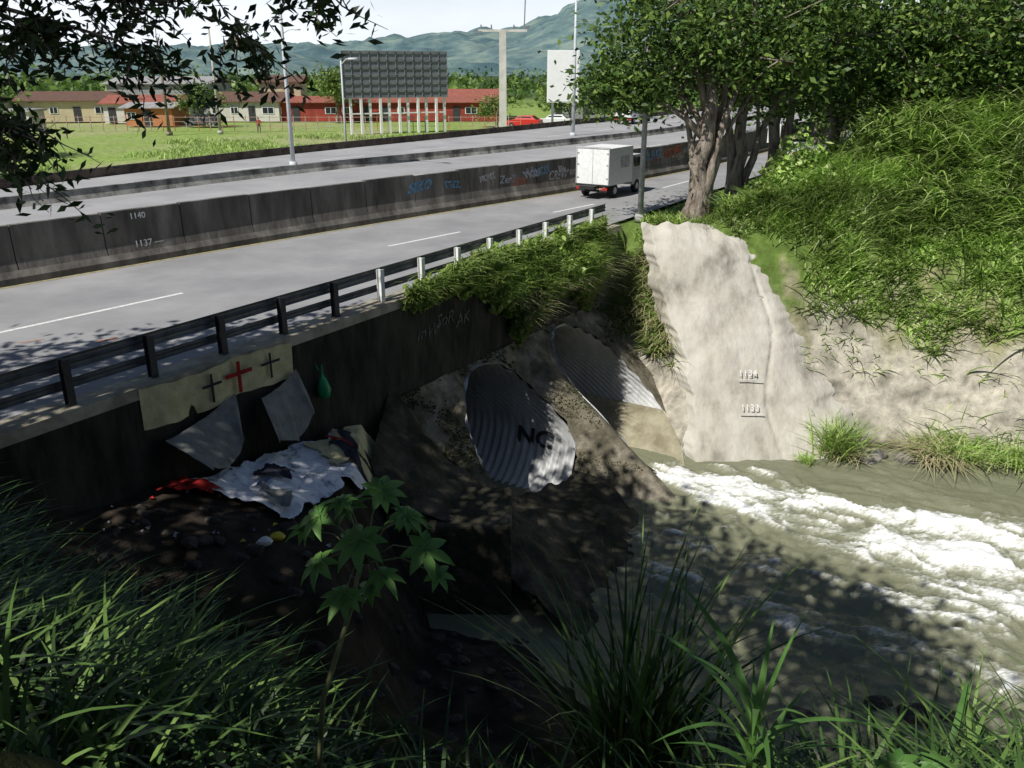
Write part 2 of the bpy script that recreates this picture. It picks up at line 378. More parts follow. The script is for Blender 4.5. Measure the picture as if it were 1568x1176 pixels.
mb=MB(); mb.box((-1.75,21.6,-7.1),(3.5,2.4,3.9)); mb.build('abutment',[mossc],br,bevel=.08)
# right concrete wall
V=[];nz_,nx_=110,100
for i in range(nz_):
    z=-8.6+i*(8.75/(nz_-1)); tz=(z+8.6)/8.75
    yb=31.0+(z+8.3)/1.33
    xl=7.05-1.05*float(sm(np.array((tz-.15)/.7)))-.9*float(fbm(np.array(z*.7),np.array(0.),2)-.5)-.3*float(fbm(np.array(z*3.),np.array(2.),2)-.5)
    xr=15.4-4.9*tz**.8+1.4*float(fbm(np.array(z*.8),np.array(4.),8)-.5)+.7*float(fbm(np.array(z*3.1),np.array(4.),8)-.5)
    for j in range(nx_):
        t=j/(nx_-1); x=xl+(xr-xl)*t
        bulge=-.55*min(1,(1-t)/.7)-.25*math.sin(math.pi*t)
        yy_=yb+bulge+(.9*max(0,.07-t)/.07)+(.3*max(0,t-.85)/.15)
        k=float(fbm(np.array(x*.4),np.array(z*.45),14,5)-.5)*.7
        crack=.10*math.exp(-((x-(10.6+.25*math.sin(z*1.3)))/.09)**2)
        tz2=max(0,(tz-.88)/.12)
        top=.6*float(fbm(np.array(x*1.1),np.array(1.),19)-.5)*tz2
        V.append((x,yy_+k+crack+.9*tz2**2,z+top))
wallm=mat('wall_concrete_pale',(.21,.195,.155),(.53,.50,.435),.55,.92,.35,stretch=(1.3,1,.55),lo=.3,hi=.6,bscale=5,c3=(.43,.40,.34),detail=10)
cw=empty('concrete_retaining_wall'); mk('face',V,gridfaces(nz_,nx_),wallm,cw,True)
wn=Vector((0,-1,.75)).normalized()
Vw=np.array(V)
for s_,z_ in (('1134',-5.1),('1133',-6.3)):
    kk=(np.abs(Vw[:,2]-z_)<.4)&(Vw[:,0]>9)&(Vw[:,0]<10.5); y_=float((Vw[kk,1]-(Vw[kk,2]-z_)/1.33).min())-.09
    text('level_mark_'+s_,cw,s_,(9.2,y_,z_),(1,0,0),wn,.38,line)
    mb=MB(); mb.box((9.65,y_-.1,z_-.12),(.95,.03,.04)); mb.build('level_line_'+s_,[line],cw)

# guard rail
gr=empty('guard_rail'); mb=MB()
rz=math.atan2(DU[1],DU[0])
for q,u in enumerate(np.arange(-40,4.4,1.95)):
    x,y=US(u,.12); m=1 if u>-12.5 else 0  # posts left of here are coloured dark to paint in the tree shade
    mb.box((x,y,.60),(.035,.15,.96),m,rz)
    for o in (-.075,.075):
        mb.box((x+NU[0]*o,y+NU[1]*o,.60),(.16,.016,.962),m,rz)
for zc,hh in ((.93,.2),(.5,.13)):
    prof=[(.0,-.5),(.045,-.3),(.045,-.15),(0,0),(.045,.15),(.045,.3),(.0,.5),(-.012,.5),(.03,.3),(.03,.15),(-.015,0),(.03,-.15),(.03,-.3),(-.012,-.5)]
    sweep(mb,np.array([US(u,-.03) for u in np.linspace(-41,4.6,40)]),[(-o-.03,zc+z*hh*1.6) for o,z in prof],2)
gp=mat('guard_rail_steel',(.08,.085,.09),(.16,.16,.16),3,.5,metal=.3)
mb.build('rail_and_posts',[dark,white,gp],gr)

# ---------- water
xs=coords(-6,24,.1,-30,300); ys=coords(13.5,35,.1,4,60)
X,Y=np.meshgrid(xs,ys,indexing='ij')
def pld(P,x,y):
    d=np.full(x.shape,1e9);tt=np.zeros(x.shape)
    for i in range(len(P)-1):
        a=np.array(P[i]);b_=np.array(P[i+1]);e=b_-a;t=np.clip(((x-a[0])*e[0]+(y-a[1])*e[1])/(e@e),0,1)
        q=np.hypot(x-a[0]-t*e[0],y-a[1]-t*e[1]); m_=q<d; d=np.where(m_,q,d); tt=np.where(m_,i+t,tt)
    return d,tt
fx,fy=.84,-.54
A=X*fx+Y*fy; B=-X*fy+Y*fx
wb=fbm(A*.5,B*.5,40)*2.6
st=fbm(A*.45+wb,B*1.6+wb,41,5); st2=fbm(A*1.5+wb*1.5,B*4.6+wb*1.5,44,4); st3=fbm(A*3+wb,B*10,47,3)
d1,t1=pld([(5.4,29.8),(8,27.8),(11.5,25.4),(14.8,23.2),(19,20.5),(26,17)],X,Y)
w1=np.interp(t1,[0,.6,1.4,2.2,3,4,5],[.9,1.7,2.9,3.9,4.6,4.8,4]); m1=sm(1.3-d1/w1)
d2,t2=pld([(3.8,25.0),(6,23),(9,20.8),(14,18.5),(22,16.5)],X,Y); m2=sm(1.3-d2/4.2)*.70
d3,t3=pld([(6.3,30.3),(9,29.6),(11,28.3)],X,Y); m3=sm(1.2-d3/.6)*.8
mask=np.clip(np.maximum(np.maximum(m1,m2),m3),0,1)
nz_all=st*.46+st2*.34+st3*.20
foam=np.clip((nz_all-(.77-.42*mask))*3.4,0,1)*np.clip(mask*1.6,0,1)
foam=np.maximum(foam,np.clip((st2-.57)*3,0,1)*.26*sm((X-1)/3))
edge=np.minimum(1,np.minimum(np.minimum(X+5.5,24-X),np.minimum(34.8-Y,Y-13.7))); edge=np.clip(edge,0,1)
Zw=-8+edge*((st-.5)*.18+(st2-.5)*.07+mask*((st-.5)*.6+(st2-.5)*.26+(st3-.5)*.10)+.1*m1)
m,nt,b=newmat('river_water_mat'); b.inputs['IOR'].default_value=1.33
at=nt.nodes.new('ShaderNodeAttribute'); at.attribute_name='Foam'
tc=nt.nodes.new('ShaderNodeTexCoord'); mp=nt.nodes.new('ShaderNodeMapping'); mp.inputs['Rotation'].default_value=(0,0,math.radians(33)); mp.inputs['Scale'].default_value=(1,2.6,1)
nt.links.new(tc.outputs['Object'],mp.inputs[0]); nz=nt.nodes.new('ShaderNodeTexNoise'); nz.inputs['Scale'].default_value=2.4; nz.inputs['Detail'].default_value=7; nz.inputs['Distortion'].default_value=1.2; nz.inputs['Roughness'].default_value=.74
nt.links.new(mp.outputs[0],nz.inputs['Vector'])
ad=nt.nodes.new('ShaderNodeMath'); ad.operation='MULTIPLY_ADD'; ad.inputs[1].default_value=2.6; nt.links.new(nz.outputs['Fac'],ad.inputs[0]); ad.inputs[2].default_value=-1.35
s2=nt.nodes.new('ShaderNodeMath'); s2.operation='ADD'; s2.use_clamp=True; nt.links.new(at.outputs['Fac'],s2.inputs[0]); nt.links.new(ad.outputs[0],s2.inputs[1])
gt=nt.nodes.new('ShaderNodeMath'); gt.operation='MULTIPLY'; gt.use_clamp=True; mm=nt.nodes.new('ShaderNodeMath'); mm.operation='MULTIPLY'; mm.use_clamp=True; mm.inputs[1].default_value=1.9
nt.links.new(at.outputs['Fac'],mm.inputs[0]); nt.links.new(mm.outputs[0],gt.inputs[0]); nt.links.new(s2.outputs[0],gt.inputs[1])
cr=nt.nodes.new('ShaderNodeValToRGB'); cr.color_ramp.elements[0].color=(.20,.205,.132,1); cr.color_ramp.elements[1].color=(.9,.9,.88,1); cr.color_ramp.elements[0].position=.0; cr.color_ramp.elements[1].position=.8
q=cr.color_ramp.elements.new(.28); q.color=(.38,.385,.305,1)
nt.links.new(gt.outputs[0],cr.inputs['Fac']); nt.links.new(cr.outputs[0],b.inputs['Base Color'])
rr=nt.nodes.new('ShaderNodeMapRange'); rr.inputs[3].default_value=.2; rr.inputs[4].default_value=.85; nt.links.new(gt.outputs[0],rr.inputs[0]); nt.links.new(rr.outputs[0],b.inputs['Roughness'])
bp=nt.nodes.new('ShaderNodeBump'); bp.inputs['Strength'].default_value=.5; bp.inputs['Distance'].default_value=.12; nt.links.new(nz.outputs['Fac'],bp.inputs['Height']); nt.links.new(bp.outputs[0],b.inputs['Normal'])
wa=mk('river_water',np.stack([X.ravel(),Y.ravel(),Zw.ravel()],1),gridfaces(len(xs),len(ys)),m,smooth=True)
fa=wa.data.attributes.new('Foam','FLOAT','POINT'); fa.data.foreach_set('value',foam.astype(np.float32).ravel())

# ---------- vegetation generators
def blades(P,L,W,lean,droop,seg=5,az=None):
    n=len(P); L=L+np.zeros(n); W=W+np.zeros(n); lean=lean+np.zeros(n); droop=droop+np.zeros(n)
    az=rng.uniform(0,2*math.pi,n) if az is None else az
    hx,hy=np.cos(az),np.sin(az); tw=az+math.pi/2+rng.normal(0,.4,n)
    sx,sy=np.cos(tw),np.sin(tw); V=np.zeros((n,(seg+1)*2,3))
    for i in range(seg+1):
        t=i/seg; h=L*(lean*t+droop*t*t); z=L*(t*(1-.25*lean)-droop*.75*t**2.4)
        w=W*.5*(min(1,.55+t*1.6))*(1-t**2.2)
        c=P+np.stack([hx*h,hy*h,z],1); o=np.stack([sx*w,sy*w,w*0],1)
        V[:,2*i]=c-o; V[:,2*i+1]=c+o
    k=(np.arange(n)*(seg+1)*2)[:,None,None]; i=np.arange(seg)[None,:,None]*2
    F=(k+i+np.array([0,1,3,2])[None,None,:]).reshape(-1,4)
    return V.reshape(-1,3),F
def leaves(Cn,size,asp=.5,flat=.5,hang=.0):
    n=len(Cn); a=rng.normal(size=(n,3)); a[:,2]=a[:,2]*flat-hang; a/=np.linalg.norm(a,axis=1)[:,None]
    b=rng.normal(size=(n,3)); b[:,2]*=flat; b-=a*(a*b).sum(1)[:,None]; b/=np.linalg.norm(b,axis=1)[:,None]
    L=(size*rng.uniform(.6,1.3,n))[:,None]; V=np.stack([Cn-a*L*.5,Cn+b*L*asp*.5-a*L*.08,Cn+a*L*.5,Cn-b*L*asp*.5-a*L*.08],1)
    return V.reshape(-1,3),np.arange(n*4).reshape(-1,4)
def cat(parts):
    V=[];F=[];b=0
    for v,f in parts: V.append(v);F.append(f+b);b+=len(v)
    return np.concatenate(V),np.concatenate(F)
Lg=leafmat('grass_leaf',[(.14,.24,.04),(.26,.40,.08),(.36,.51,.12),(.5,.55,.26)],.3)
Lvine=leafmat('vine_leaf',[(.09,.17,.03),(.25,.37,.07),(.36,.49,.11),(.46,.53,.2)],.3)
Lgd=leafmat('grass_leaf_shaded',[(.02,.045,.010),(.04,.08,.018),(.07,.13,.028)],0,patch=False)  # darker grass copy with the foreground shade put into its colour
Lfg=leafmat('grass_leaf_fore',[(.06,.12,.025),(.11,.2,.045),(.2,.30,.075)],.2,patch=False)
Ldry=leafmat('dry_grass',[(.38,.33,.19),(.5,.43,.25),(.3,.32,.14)],0,patch=False)
Ltree=leafmat('tree_leaf',[(.025,.05,.012),(.06,.12,.022),(.12,.20,.038),(.22,.31,.065)],.25,patch=False)
Ltree2=leafmat('tree_leaf_light',[(.07,.12,.022),(.14,.22,.045),(.22,.31,.07)],.3,patch=False)
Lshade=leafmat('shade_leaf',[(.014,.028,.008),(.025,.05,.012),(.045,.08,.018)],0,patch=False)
Lcast=leafmat('broad_leaf',[(.07,.17,.035),(.11,.23,.05)],.25,patch=False)

def tree(name,base,trunks,crowns,ncl,lpc,ls,lm,seed,cs=.75):
    R=random.Random(seed); e=empty(name); mb=MB(); tops=[]
    for dx,dy,r,h in trunks:
        pts=[];ra=[]; x,y,z=base; x+=dx*.15;y+=dy*.15
        for i in range(9):
            t=i/8; pts.append((x+dx*t*t+R.uniform(-.12,.12)*r*4,y+dy*t*t+R.uniform(-.1,.1)*r*3,z-.3+h*t)); ra.append(r*(1.35-.3*min(1,t*4)-.55*t)*R.uniform(.92,1.08))
        ra[0]*=1.35; mb.tube(pts,ra,12); tops.append((pts,ra))
    cl=[]
    for i in range(ncl):
        c=crowns[R.randrange(len(crowns))]
        while True:
            a,b_,d=R.uniform(-1,1),R.uniform(-1,1),R.uniform(-1,1); q=a*a+b_*b_+d*d
            if q<1 and R.random()<.25+q: break
        cl.append(Vector((c[0]+a*c[3],c[1]+b_*c[4],c[2]+d*c[5])))
    mains=[]
    for i in range(max(7,ncl//14)):
        pts,ra=tops[i%len(tops)]; k=R.randrange(4,9); s_=Vector(pts[k]); tgt=R.choice(cl)
        mid=s_.lerp(tgt,.5)+Vector((0,0,R.uniform(.2,1.0))); P=[s_,s_.lerp(mid,.5)+Vector((0,0,.2)),mid,tgt]
        mb.tube(P,[ra[k]*.55,ra[k]*.4,ra[k]*.27,.03],7); mains+=[P[2],P[3],P[1]]
    for p in cl[::2]:
        m_=min(mains,key=lambda q:(q-p).length); mid=m_.lerp(p,.5)+Vector((R.uniform(-.2,.2),R.uniform(-.2,.2),.15)); mb.tube([m_,mid,p],[.05,.03,.012],4,caps=False)
    mb.build('trunk_and_limbs',[barkm],e,True)
    pts=[]
    for p in cl:
        k=int(lpc*R.uniform(.5,1.4)); sc=cs*R.uniform(.6,1.3)
        pts.append(np.array(p)+rng.normal(size=(k,3))*np.array([sc,sc,sc*.55]))
    V,F=leaves(np.concatenate(pts),ls,.48,.6,.25); mk('leaves',V,F,lm,e)
    return e
tree('riverside_tree',(8.5,39.2,.1),[(.2,.5,.46,7.5),(2.0,1.5,.36,8),(-1.0,1.2,.18,7),(1.2,.2,.22,6)],[(8,40.5,9.5,4.2,4,4.0),(11,42,8.5,4.5,4,4),(6.3,40,7.4,2.4,2.5,2.4),(10.8,40,6.8,2.6,2.2,1.5),(4.6,39,5.9,1.1,1.2,.9)],235,70,.34,Ltree,1)
tree('riverside_tree',(10.7,41.6,.3),[(.6,.6,.34,7.5),(-1.0,1,.24,7.5),(2.6,.6,.22,7)],[(12,42.5,8.5,3.5,3,3.2)],70,65,.34,Ltree,11)
tree('riverside_tree',(13.4,44.6,.8),[(-.4,.3,.36,7),(1,-.6,.25,7.5)],[(13,45,9,5,4,4.6),(16.5,46,7.5,4,4,3.6)],160,65,.35,Ltree,2)
tree('riverside_tree',(17.6,48,1.6),[(.6,.3,.36,7),(-.9,.2,.28,7)],[(19,48,9,5.5,4.5,5),(22,46.5,6.8,4,3.5,3)],190,75,.35,Ltree,3)
tree('riverside_tree',(24.5,50,3.6),[(.4,.5,.4,6)],[(25,49,9,6,5,5),(28.5,47,7.2,4.5,4,3.6),(23.5,45,8.6,4,3,2.6)],220,70,.37,Ltree,4)
tree('riverside_tree',(32,50,4.1),[(.4,.5,.35,6)],[(33,50,9,6,5,4.5),(37,48,8,5,4,4)],130,65,.4,Ltree,5)
tree('roadside_tree',(29,84,0),[(.4,.5,.4,6),(2,1,.3,6)],[(28,84,6.5,8,5,6),(38,84,6.5,8,5,6)],150,60,.6,Ltree,6,1.1)
tree('roadside_tree',(25.5,70,0),[(.4,.5,.35,6)],[(28,71,7,5,5,5),(33,68,6,6,5,5)],120,60,.5,Ltree,16,1.0)
# shade trees on the camera side
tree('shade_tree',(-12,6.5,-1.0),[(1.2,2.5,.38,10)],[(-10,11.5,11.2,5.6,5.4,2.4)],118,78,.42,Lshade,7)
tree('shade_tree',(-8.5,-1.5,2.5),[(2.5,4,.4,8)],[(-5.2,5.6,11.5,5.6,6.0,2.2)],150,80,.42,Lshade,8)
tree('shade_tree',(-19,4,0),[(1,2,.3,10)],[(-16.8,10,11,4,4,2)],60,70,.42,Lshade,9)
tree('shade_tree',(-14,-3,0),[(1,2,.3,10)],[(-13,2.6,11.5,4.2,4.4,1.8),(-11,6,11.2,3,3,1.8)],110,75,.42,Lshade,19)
# overhanging branches, top-left
e=empty('overhanging_branch'); mb=MB(); LP=[]
R=random.Random(3)
def twig(p0,p1,r,n,sag=.25):
    p0=Vector(p0);p1=Vector(p1); pts=[]
    for i in range(7):
        t=i/6; pts.append(p0.lerp(p1,t)+Vector((0,0,-sag*t*t))+Vector((R.uniform(-1,1),R.uniform(-1,1),R.uniform(-1,1)))*.04)
    mb.tube(pts,[r*(1-.8*i/6) for i in range(7)],5,caps=False)
    for k in range(n):
        t=R.uniform(.1,1)*6; i=min(5,int(t)); q=pts[i].lerp(pts[i+1],t-i); LP.append(np.array(q)+rng.normal(size=3)*np.array([.09,.09,.08])-np.array([0,0,.03]))
    return pts
mains=[twig((-9,8,8.6),(-4.9,9.2,7.2),.06,40),twig((-9,8.4,8.2),(-3.9,9.6,6.95),.06,40),twig((-8.6,8,7.8),(-5.0,8.8,6.3),.05,40),twig((-9,9,8.4),(-3.0,10.0,7.25),.05,40),twig((-8,8.2,7.4),(-5.3,8.9,6.0),.04,30,.1),twig((-8,7,8.6),(-2.1,9.3,7.35),.035,30,.1)]
for mi_,mp_ in enumerate(mains):
    for i in range(1,7):
        for k in range(7 if mi_<5 else 4):
            p=mp_[i]; ln=R.uniform(.4,1.15); a=R.uniform(0,6.28)
            q=p+Vector((math.cos(a)*ln*.8+.1,math.sin(a)*ln*.6,-R.uniform(.0,.75)*ln)); twig(p,q,.014,38,.15)
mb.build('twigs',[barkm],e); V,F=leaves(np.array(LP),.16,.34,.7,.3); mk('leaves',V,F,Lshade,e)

def scatter(n,x0,x1,y0,y1,f):
    x=rng.uniform(x0,x1,n);y=rng.uniform(y0,y1,n); z,D_,in_,s_,wr_,wl_=height(x,y,True); k=f(x,y,z,s_,D_)&~in_; return np.stack([x,y,z],1)[k]
nf=lambda x,y,sd=2,sc=.5: fbm(x*sc,y*sc,sd)
notwall=lambda x,y,z: ~((x<13.4+z*.42+.2)&(z<-.1)&(y<37.6))
P=scatter(50000,9.5,36,32,52,lambda x,y,z,s,D:(s>2.0)&(z>-3.0+3.6*(nf(x,y)-.5)*2)&notwall(x,y,z)&(nf(x,y,55,.9)>.33))
L=rng.uniform(.5,1.5,len(P))*(.45+1.15*nf(P[:,0],P[:,1],5,.8)); V,F=blades(P,L,.08,.35,.6,4); mk('slope_grass',V,F,Lg)
P=scatter(4000,12,36,31.5,44,lambda x,y,z,s,D:(z>-6.0)&(z<-1.5)&(nf(x,y,8,.7)>.58)&notwall(x,y,z)); V,F=blades(P,rng.uniform(.15,.5,len(P)),.045,.4,.8,3); mk('sparse_grass',V,F,Ldry)
P=scatter(12000,12,36,31.5,44,lambda x,y,z,s,D:(z>-5.6)&(z<-1.5)&(nf(x,y,18,.8)>.5)&notwall(x,y,z)); V,F=blades(P,rng.uniform(.2,.7,len(P)),.06,.4,.8,3); mk('sparse_grass',V,F,Lvine)
P=scatter(26000,4.5,16,34,47,lambda x,y,z,s,D:(s>.45)&(z>-1.0)&(z<2.2)&((y>37.0)|(x<6.2))&(nf(x,y,11,.9)>.38)); V,F=blades(P,rng.uniform(.2,.7,len(P)),.045,.4,.4,4); mk('verge_grass',V,F,Lg)
P=scatter(34000,2.2,7.4,31.8,38.5,lambda x,y,z,s,D:(s>.5)&(z>-5.1+(nf(x,y,3,.8)-.5)*4)&(x<6.8)); V,F=blades(P,rng.uniform(.35,1.0,len(P)),.06,.6,.6,4,az=rng.normal(-1.9,1.2,len(P)))
mk('culvert_bank_grass',V,F,Lg)
P2=P[rng.random(len(P))<.12]+np.array([-.05,-.45,.05]); V,F=blades(P2,rng.uniform(.5,1.2,len(P2)),.04,.35,.95,4,az=rng.normal(-1.7,.7,len(P2))); mk('dry_hanging_grass',V,F,Ldry)
# hanging vines at the bridge edge (clumped)
u=rng.uniform(-10.2,3.4,36000); cl_=fbm(u*1.1,u*0,6); th_=np.interp(u,[-10.2,-7,-4,-1,3.8],[.4,1.3,2.1,2.5,2.3])*(.15+1.7*cl_**1.1)
q_=rng.random(len(u)); dn=q_**1.1*th_; bul=np.interp(u,[-10.2,-5,0,1.5,3.8],[.3,.7,.95,.7,.4]); s_=.5+bul*rng.random(len(u))**.6*np.sin(np.clip(q_,0.08,1)*3.0)*(.2+1.6*fbm(u*1.6,dn*1.8,16))
k=(rng.random(len(u))<np.interp(u,[-10.2,-6,-3],[.4,.8,1]))&(fbm(u*2.2,dn*2.2,26)>.40); u,dn,s_=u[k],dn[k],s_[k]
P=np.stack([R0[0]+u*DU[0]+s_*NU[0],R0[1]+u*DU[1]+s_*NU[1],.3-dn+.5*rng.random(len(u))*(dn<.3)*(fbm(u*2.5,u*0,36)*1.6)],1)
a_=leaves(P,.24,.65,1.0,.15); Q=P[::5]; b_=blades(Q,rng.uniform(.3,1.1,len(Q)),.045,.4,.7,4,az=rng.uniform(-2.6,.8,len(Q)))
V,F=cat([a_,b_]); mk('hanging_vines',V,F,Lvine)
P3=P[(P[:,2]<-1.2)&(rng.random(len(P))<.10)]; V,F=blades(P3,rng.uniform(.5,1.3,len(P3)),.035,.2,.95,4,az=np.full(len(P3),-.55)+rng.normal(0,.5,len(P3))); mk('dry_hanging_grass',V,F,Ldry)
# moss and small weeds growing on the headwall concrete
mossl=leafmat('moss_leaf',[(.03,.04,.012),(.06,.075,.02),(.10,.085,.04)],0,.9,False)
u=rng.uniform(-10.8,2.8,26000); z_=rng.uniform(-7.8,-2.9,len(u)); ok=np.ones(len(u),bool)
for cu_,cz_ in PC: ok&=((u-cu_)/RX)**2+((z_-cz_)/RZ)**2>1.06
ok&=(fbm(u*1.0,z_*1.0,71)>np.interp(z_,[-8,-5,-3],[.60,.54,.46])); u,z_=u[ok],z_[ok]; s_=sf(u,z_)+.34*(fbm(u*1.1,z_*1.1,4,5)-.5)+.03
P=np.stack([R0[0]+u*DU[0]+s_*NU[0],R0[1]+u*DU[1]+s_*NU[1],z_],1); V,F=leaves(P,.085,.7,.5,.1); mk('moss_growth',V,F,mossl)
def bush(name,c,r,n,ls,m,flat=.7):
    q=rng.normal(size=(n,3)); q/=np.linalg.norm(q,axis=1)[:,None]; q*=(rng.random(n)**.4)[:,None]; q[:,2]=np.abs(q[:,2])
    lum=1+.6*(vn(q[:,0]*3+c[0],q[:,1]*3+q[:,2]*3,3)-.5)*2
    P=np.array(c)+q*np.array(r)*lum[:,None]; V,F=leaves(P,ls,.5,flat,.1); return mk(name,V,F,m)
def tuft(name,c,n,L,W,m,spread=.3,lean=.35,droop=.5,seg=5):
    P=np.array(c,float)+rng.normal(size=(n,3))*np.array([spread,spread,0]); P[:,2]=height(P[:,0],P[:,1])-.05
    P[:,2]=np.where(P[:,2]<-8.4,c[2],P[:,2])
    V,F=blades(P,L*rng.uniform(.5,1.1,n),W,lean*rng.uniform(.3,1.5,n),droop*rng.uniform(.5,1.3,n),seg); return mk(name,V,F,m)
bush('shrub',(13.2,39.6,H(13.2,39.6)-.3),(1.7,1.3,1.9),1900,.36,Lg)
bush('shrub',(11.6,40.5,H(11.6,40.5)-.2),(1.2,1.2,1.2),900,.3,Ltree)
bush('shrub',(17.5,41.5,H(17.5,41.5)-.2),(1.8,1.4,1.5),1500,.4,Ltree2)
tuft('tall_grass_clump',(13.6,38.6,0),900,2.0,.08,Lg,.9)
tuft('tall_grass_clump',(15.5,39.5,0),600,1.9,.08,Lg,.9)
tuft('tall_grass_clump',(12.2,37.9,0),320,1.3,.06,Lg,.5)
tuft('tall_grass_clump',(10.6,38.6,0),260,1.0,.05,Lg,.5)
tuft('tall_grass_clump',(7.0,38.9,0),420,1.0,.05,Lvine,.6)
tuft('tall_grass_clump',(20.5,42,0),1300,3.0,.12,Lg,2.0,.45,.8,6)
tuft('tall_grass_clump',(25.5,41,0),1300,3.3,.13,Lg,2.2,.45,.8,6)
tuft('tall_grass_clump',(23,37,0),700,2.3,.11,Lg,1.6,.45,.8,6)
tuft('tall_grass_clump',(18.5,38,0),500,1.8,.09,Lg,1.2,.45,.8,6)
tuft('tall_grass_clump',(12.9,31.0,-7.9),420,2.2,.05,Lg,.32,.3,.4)
tuft('tall_grass_clump',(13.3,30.9,-7.9),200,1.0,.045,Ldry,.3,.6,.8)
tuft('tall_grass_clump',(17.6,30.8,-7.8),420,1.4,.05,Lg,.6,.6,.6)
tuft('tall_grass_clump',(16.8,30.7,-7.9),350,1.4,.045,Ldry,.4,.7,.9)
tuft('tall_grass_clump',(19.6,30.2,-7.8),350,1.3,.05,Lg,.6,.6,.6)
tuft('tall_grass_clump',(11.6,30.4,-8.0),90,.6,.04,Lg,.15,.5,.5)
def rock(mb,c,r,seed):
    bm=bmesh.new(); bmesh.ops.create_icosphere(bm,subdivisions=2,radius=1); bm.verts.index_update()
    V=[]
    for v in bm.verts:
        k=1+.35*(float(vn(np.array(v.co.x*1.7+seed),np.array(v.co.y*1.7+v.co.z*1.3),seed))-.5)*2
        V.append((c[0]+v.co.x*r*k,c[1]+v.co.y*r*k*.8,c[2]+v.co.z*r*k*.6))
    F=[tuple(v.index for v in f.verts) for f in bm.faces]; mb.add(V,F); bm.free()
mb=MB()
for q in range(34): rock(mb,(13.5+R.random()**.7*9,30.9-R.random()*.7+.2,-7.95),R.uniform(.12,.5),q)
mb.build('river_rocks',[conc],smooth=False)
mb=MB()
for q in range(60):
    x=R.uniform(2.5,16); y=15.2+R.uniform(-1.2,1.0)+(.8 if x>6 else 0); rock(mb,(x,y,max(H(x,y),-8.1)),R.uniform(.1,.45),q+40)
for q in range(170):
    x=R.uniform(-9,2.0); y=R.uniform(12,19.7)
    if sof(x,y)>.6: rock(mb,(x,y,H(x,y)),R.uniform(.04,.22),q+140)
mb.build('bank_rocks',[mat('dark_rock',(.035,.03,.025),(.08,.07,.06),3,.9,.4)])

# foreground vegetation
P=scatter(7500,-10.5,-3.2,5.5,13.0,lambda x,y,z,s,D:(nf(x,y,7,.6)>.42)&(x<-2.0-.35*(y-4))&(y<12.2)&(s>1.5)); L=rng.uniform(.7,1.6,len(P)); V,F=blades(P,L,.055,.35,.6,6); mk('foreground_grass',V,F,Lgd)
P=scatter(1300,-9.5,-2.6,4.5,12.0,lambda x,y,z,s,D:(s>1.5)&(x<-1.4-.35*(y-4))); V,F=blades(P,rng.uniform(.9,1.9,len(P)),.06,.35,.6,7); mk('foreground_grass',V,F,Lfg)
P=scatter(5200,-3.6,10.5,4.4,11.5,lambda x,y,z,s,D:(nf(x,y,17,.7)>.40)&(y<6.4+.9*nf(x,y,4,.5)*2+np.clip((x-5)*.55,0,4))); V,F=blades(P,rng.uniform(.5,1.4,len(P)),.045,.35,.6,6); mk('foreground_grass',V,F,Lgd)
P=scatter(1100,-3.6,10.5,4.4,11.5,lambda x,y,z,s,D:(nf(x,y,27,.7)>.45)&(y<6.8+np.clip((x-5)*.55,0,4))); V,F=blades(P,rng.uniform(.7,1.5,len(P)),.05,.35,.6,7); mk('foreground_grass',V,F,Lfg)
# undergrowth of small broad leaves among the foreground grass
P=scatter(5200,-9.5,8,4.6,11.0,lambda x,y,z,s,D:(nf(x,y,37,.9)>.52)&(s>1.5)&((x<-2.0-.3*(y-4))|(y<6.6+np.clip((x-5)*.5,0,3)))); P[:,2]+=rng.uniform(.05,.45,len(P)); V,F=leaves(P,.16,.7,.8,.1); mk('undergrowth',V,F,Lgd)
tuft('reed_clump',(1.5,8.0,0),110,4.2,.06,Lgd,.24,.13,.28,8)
tuft('reed_clump',(1.45,7.9,0),80,4.4,.06,Lfg,.24,.14,.3,8)
tuft('reed_clump',(2.0,8.5,0),50,2.6,.05,Lgd,.3,.3,.4,7)
tuft('reed_clump',(-.2,6.6,0),60,1.6,.05,Lgd,.5,.35,.5,7)
tuft('reed_clump',(6.2,9.2,0),90,2.4,.06,Lfg,.5,.35,.5,7)
def strap(name,base,n,L,W,m,lean=.3,droop=.7,stem=1.0):
    e=empty(name); b=Vector(base); top=b+Vector((.05,.05,stem)); mb=MB(); mb.tube([b,b.lerp(top,.5)+Vector((.02,0,0)),top],[.02,.018,.012],6); mb.build('stem',[m],e)
    az=np.linspace(0,6.28,n,endpoint=False)+rng.normal(0,.25,n); P=np.array([list(b.lerp(top,random.uniform(.6,1))) for _ in range(n)])
    V,F=blades(P,L*rng.uniform(.6,1.1,n),W,lean*rng.uniform(.6,1.6,n),droop*rng.uniform(.5,1.2,n),9,az=az); mk('leaves',V,F,m,e,True)
strap('cane_plant',(1.74,4.95,H(1.74,4.95)),12,1.25,.07,Lcast,.3,.5,1.35)
strap('cane_plant',(1.95,5.4,H(1.95,5.4)),9,1.0,.06,Lcast,.4,.6,.9)
strap('cane_plant',(4.3,6.6,H(4.3,6.6)),10,1.0,.07,Lcast,.4,.6,.8)
strap('cane_plant',(4.7,6.9,H(4.7,6.9)),9,.9,.06,Lfg,.4,.6,.7)
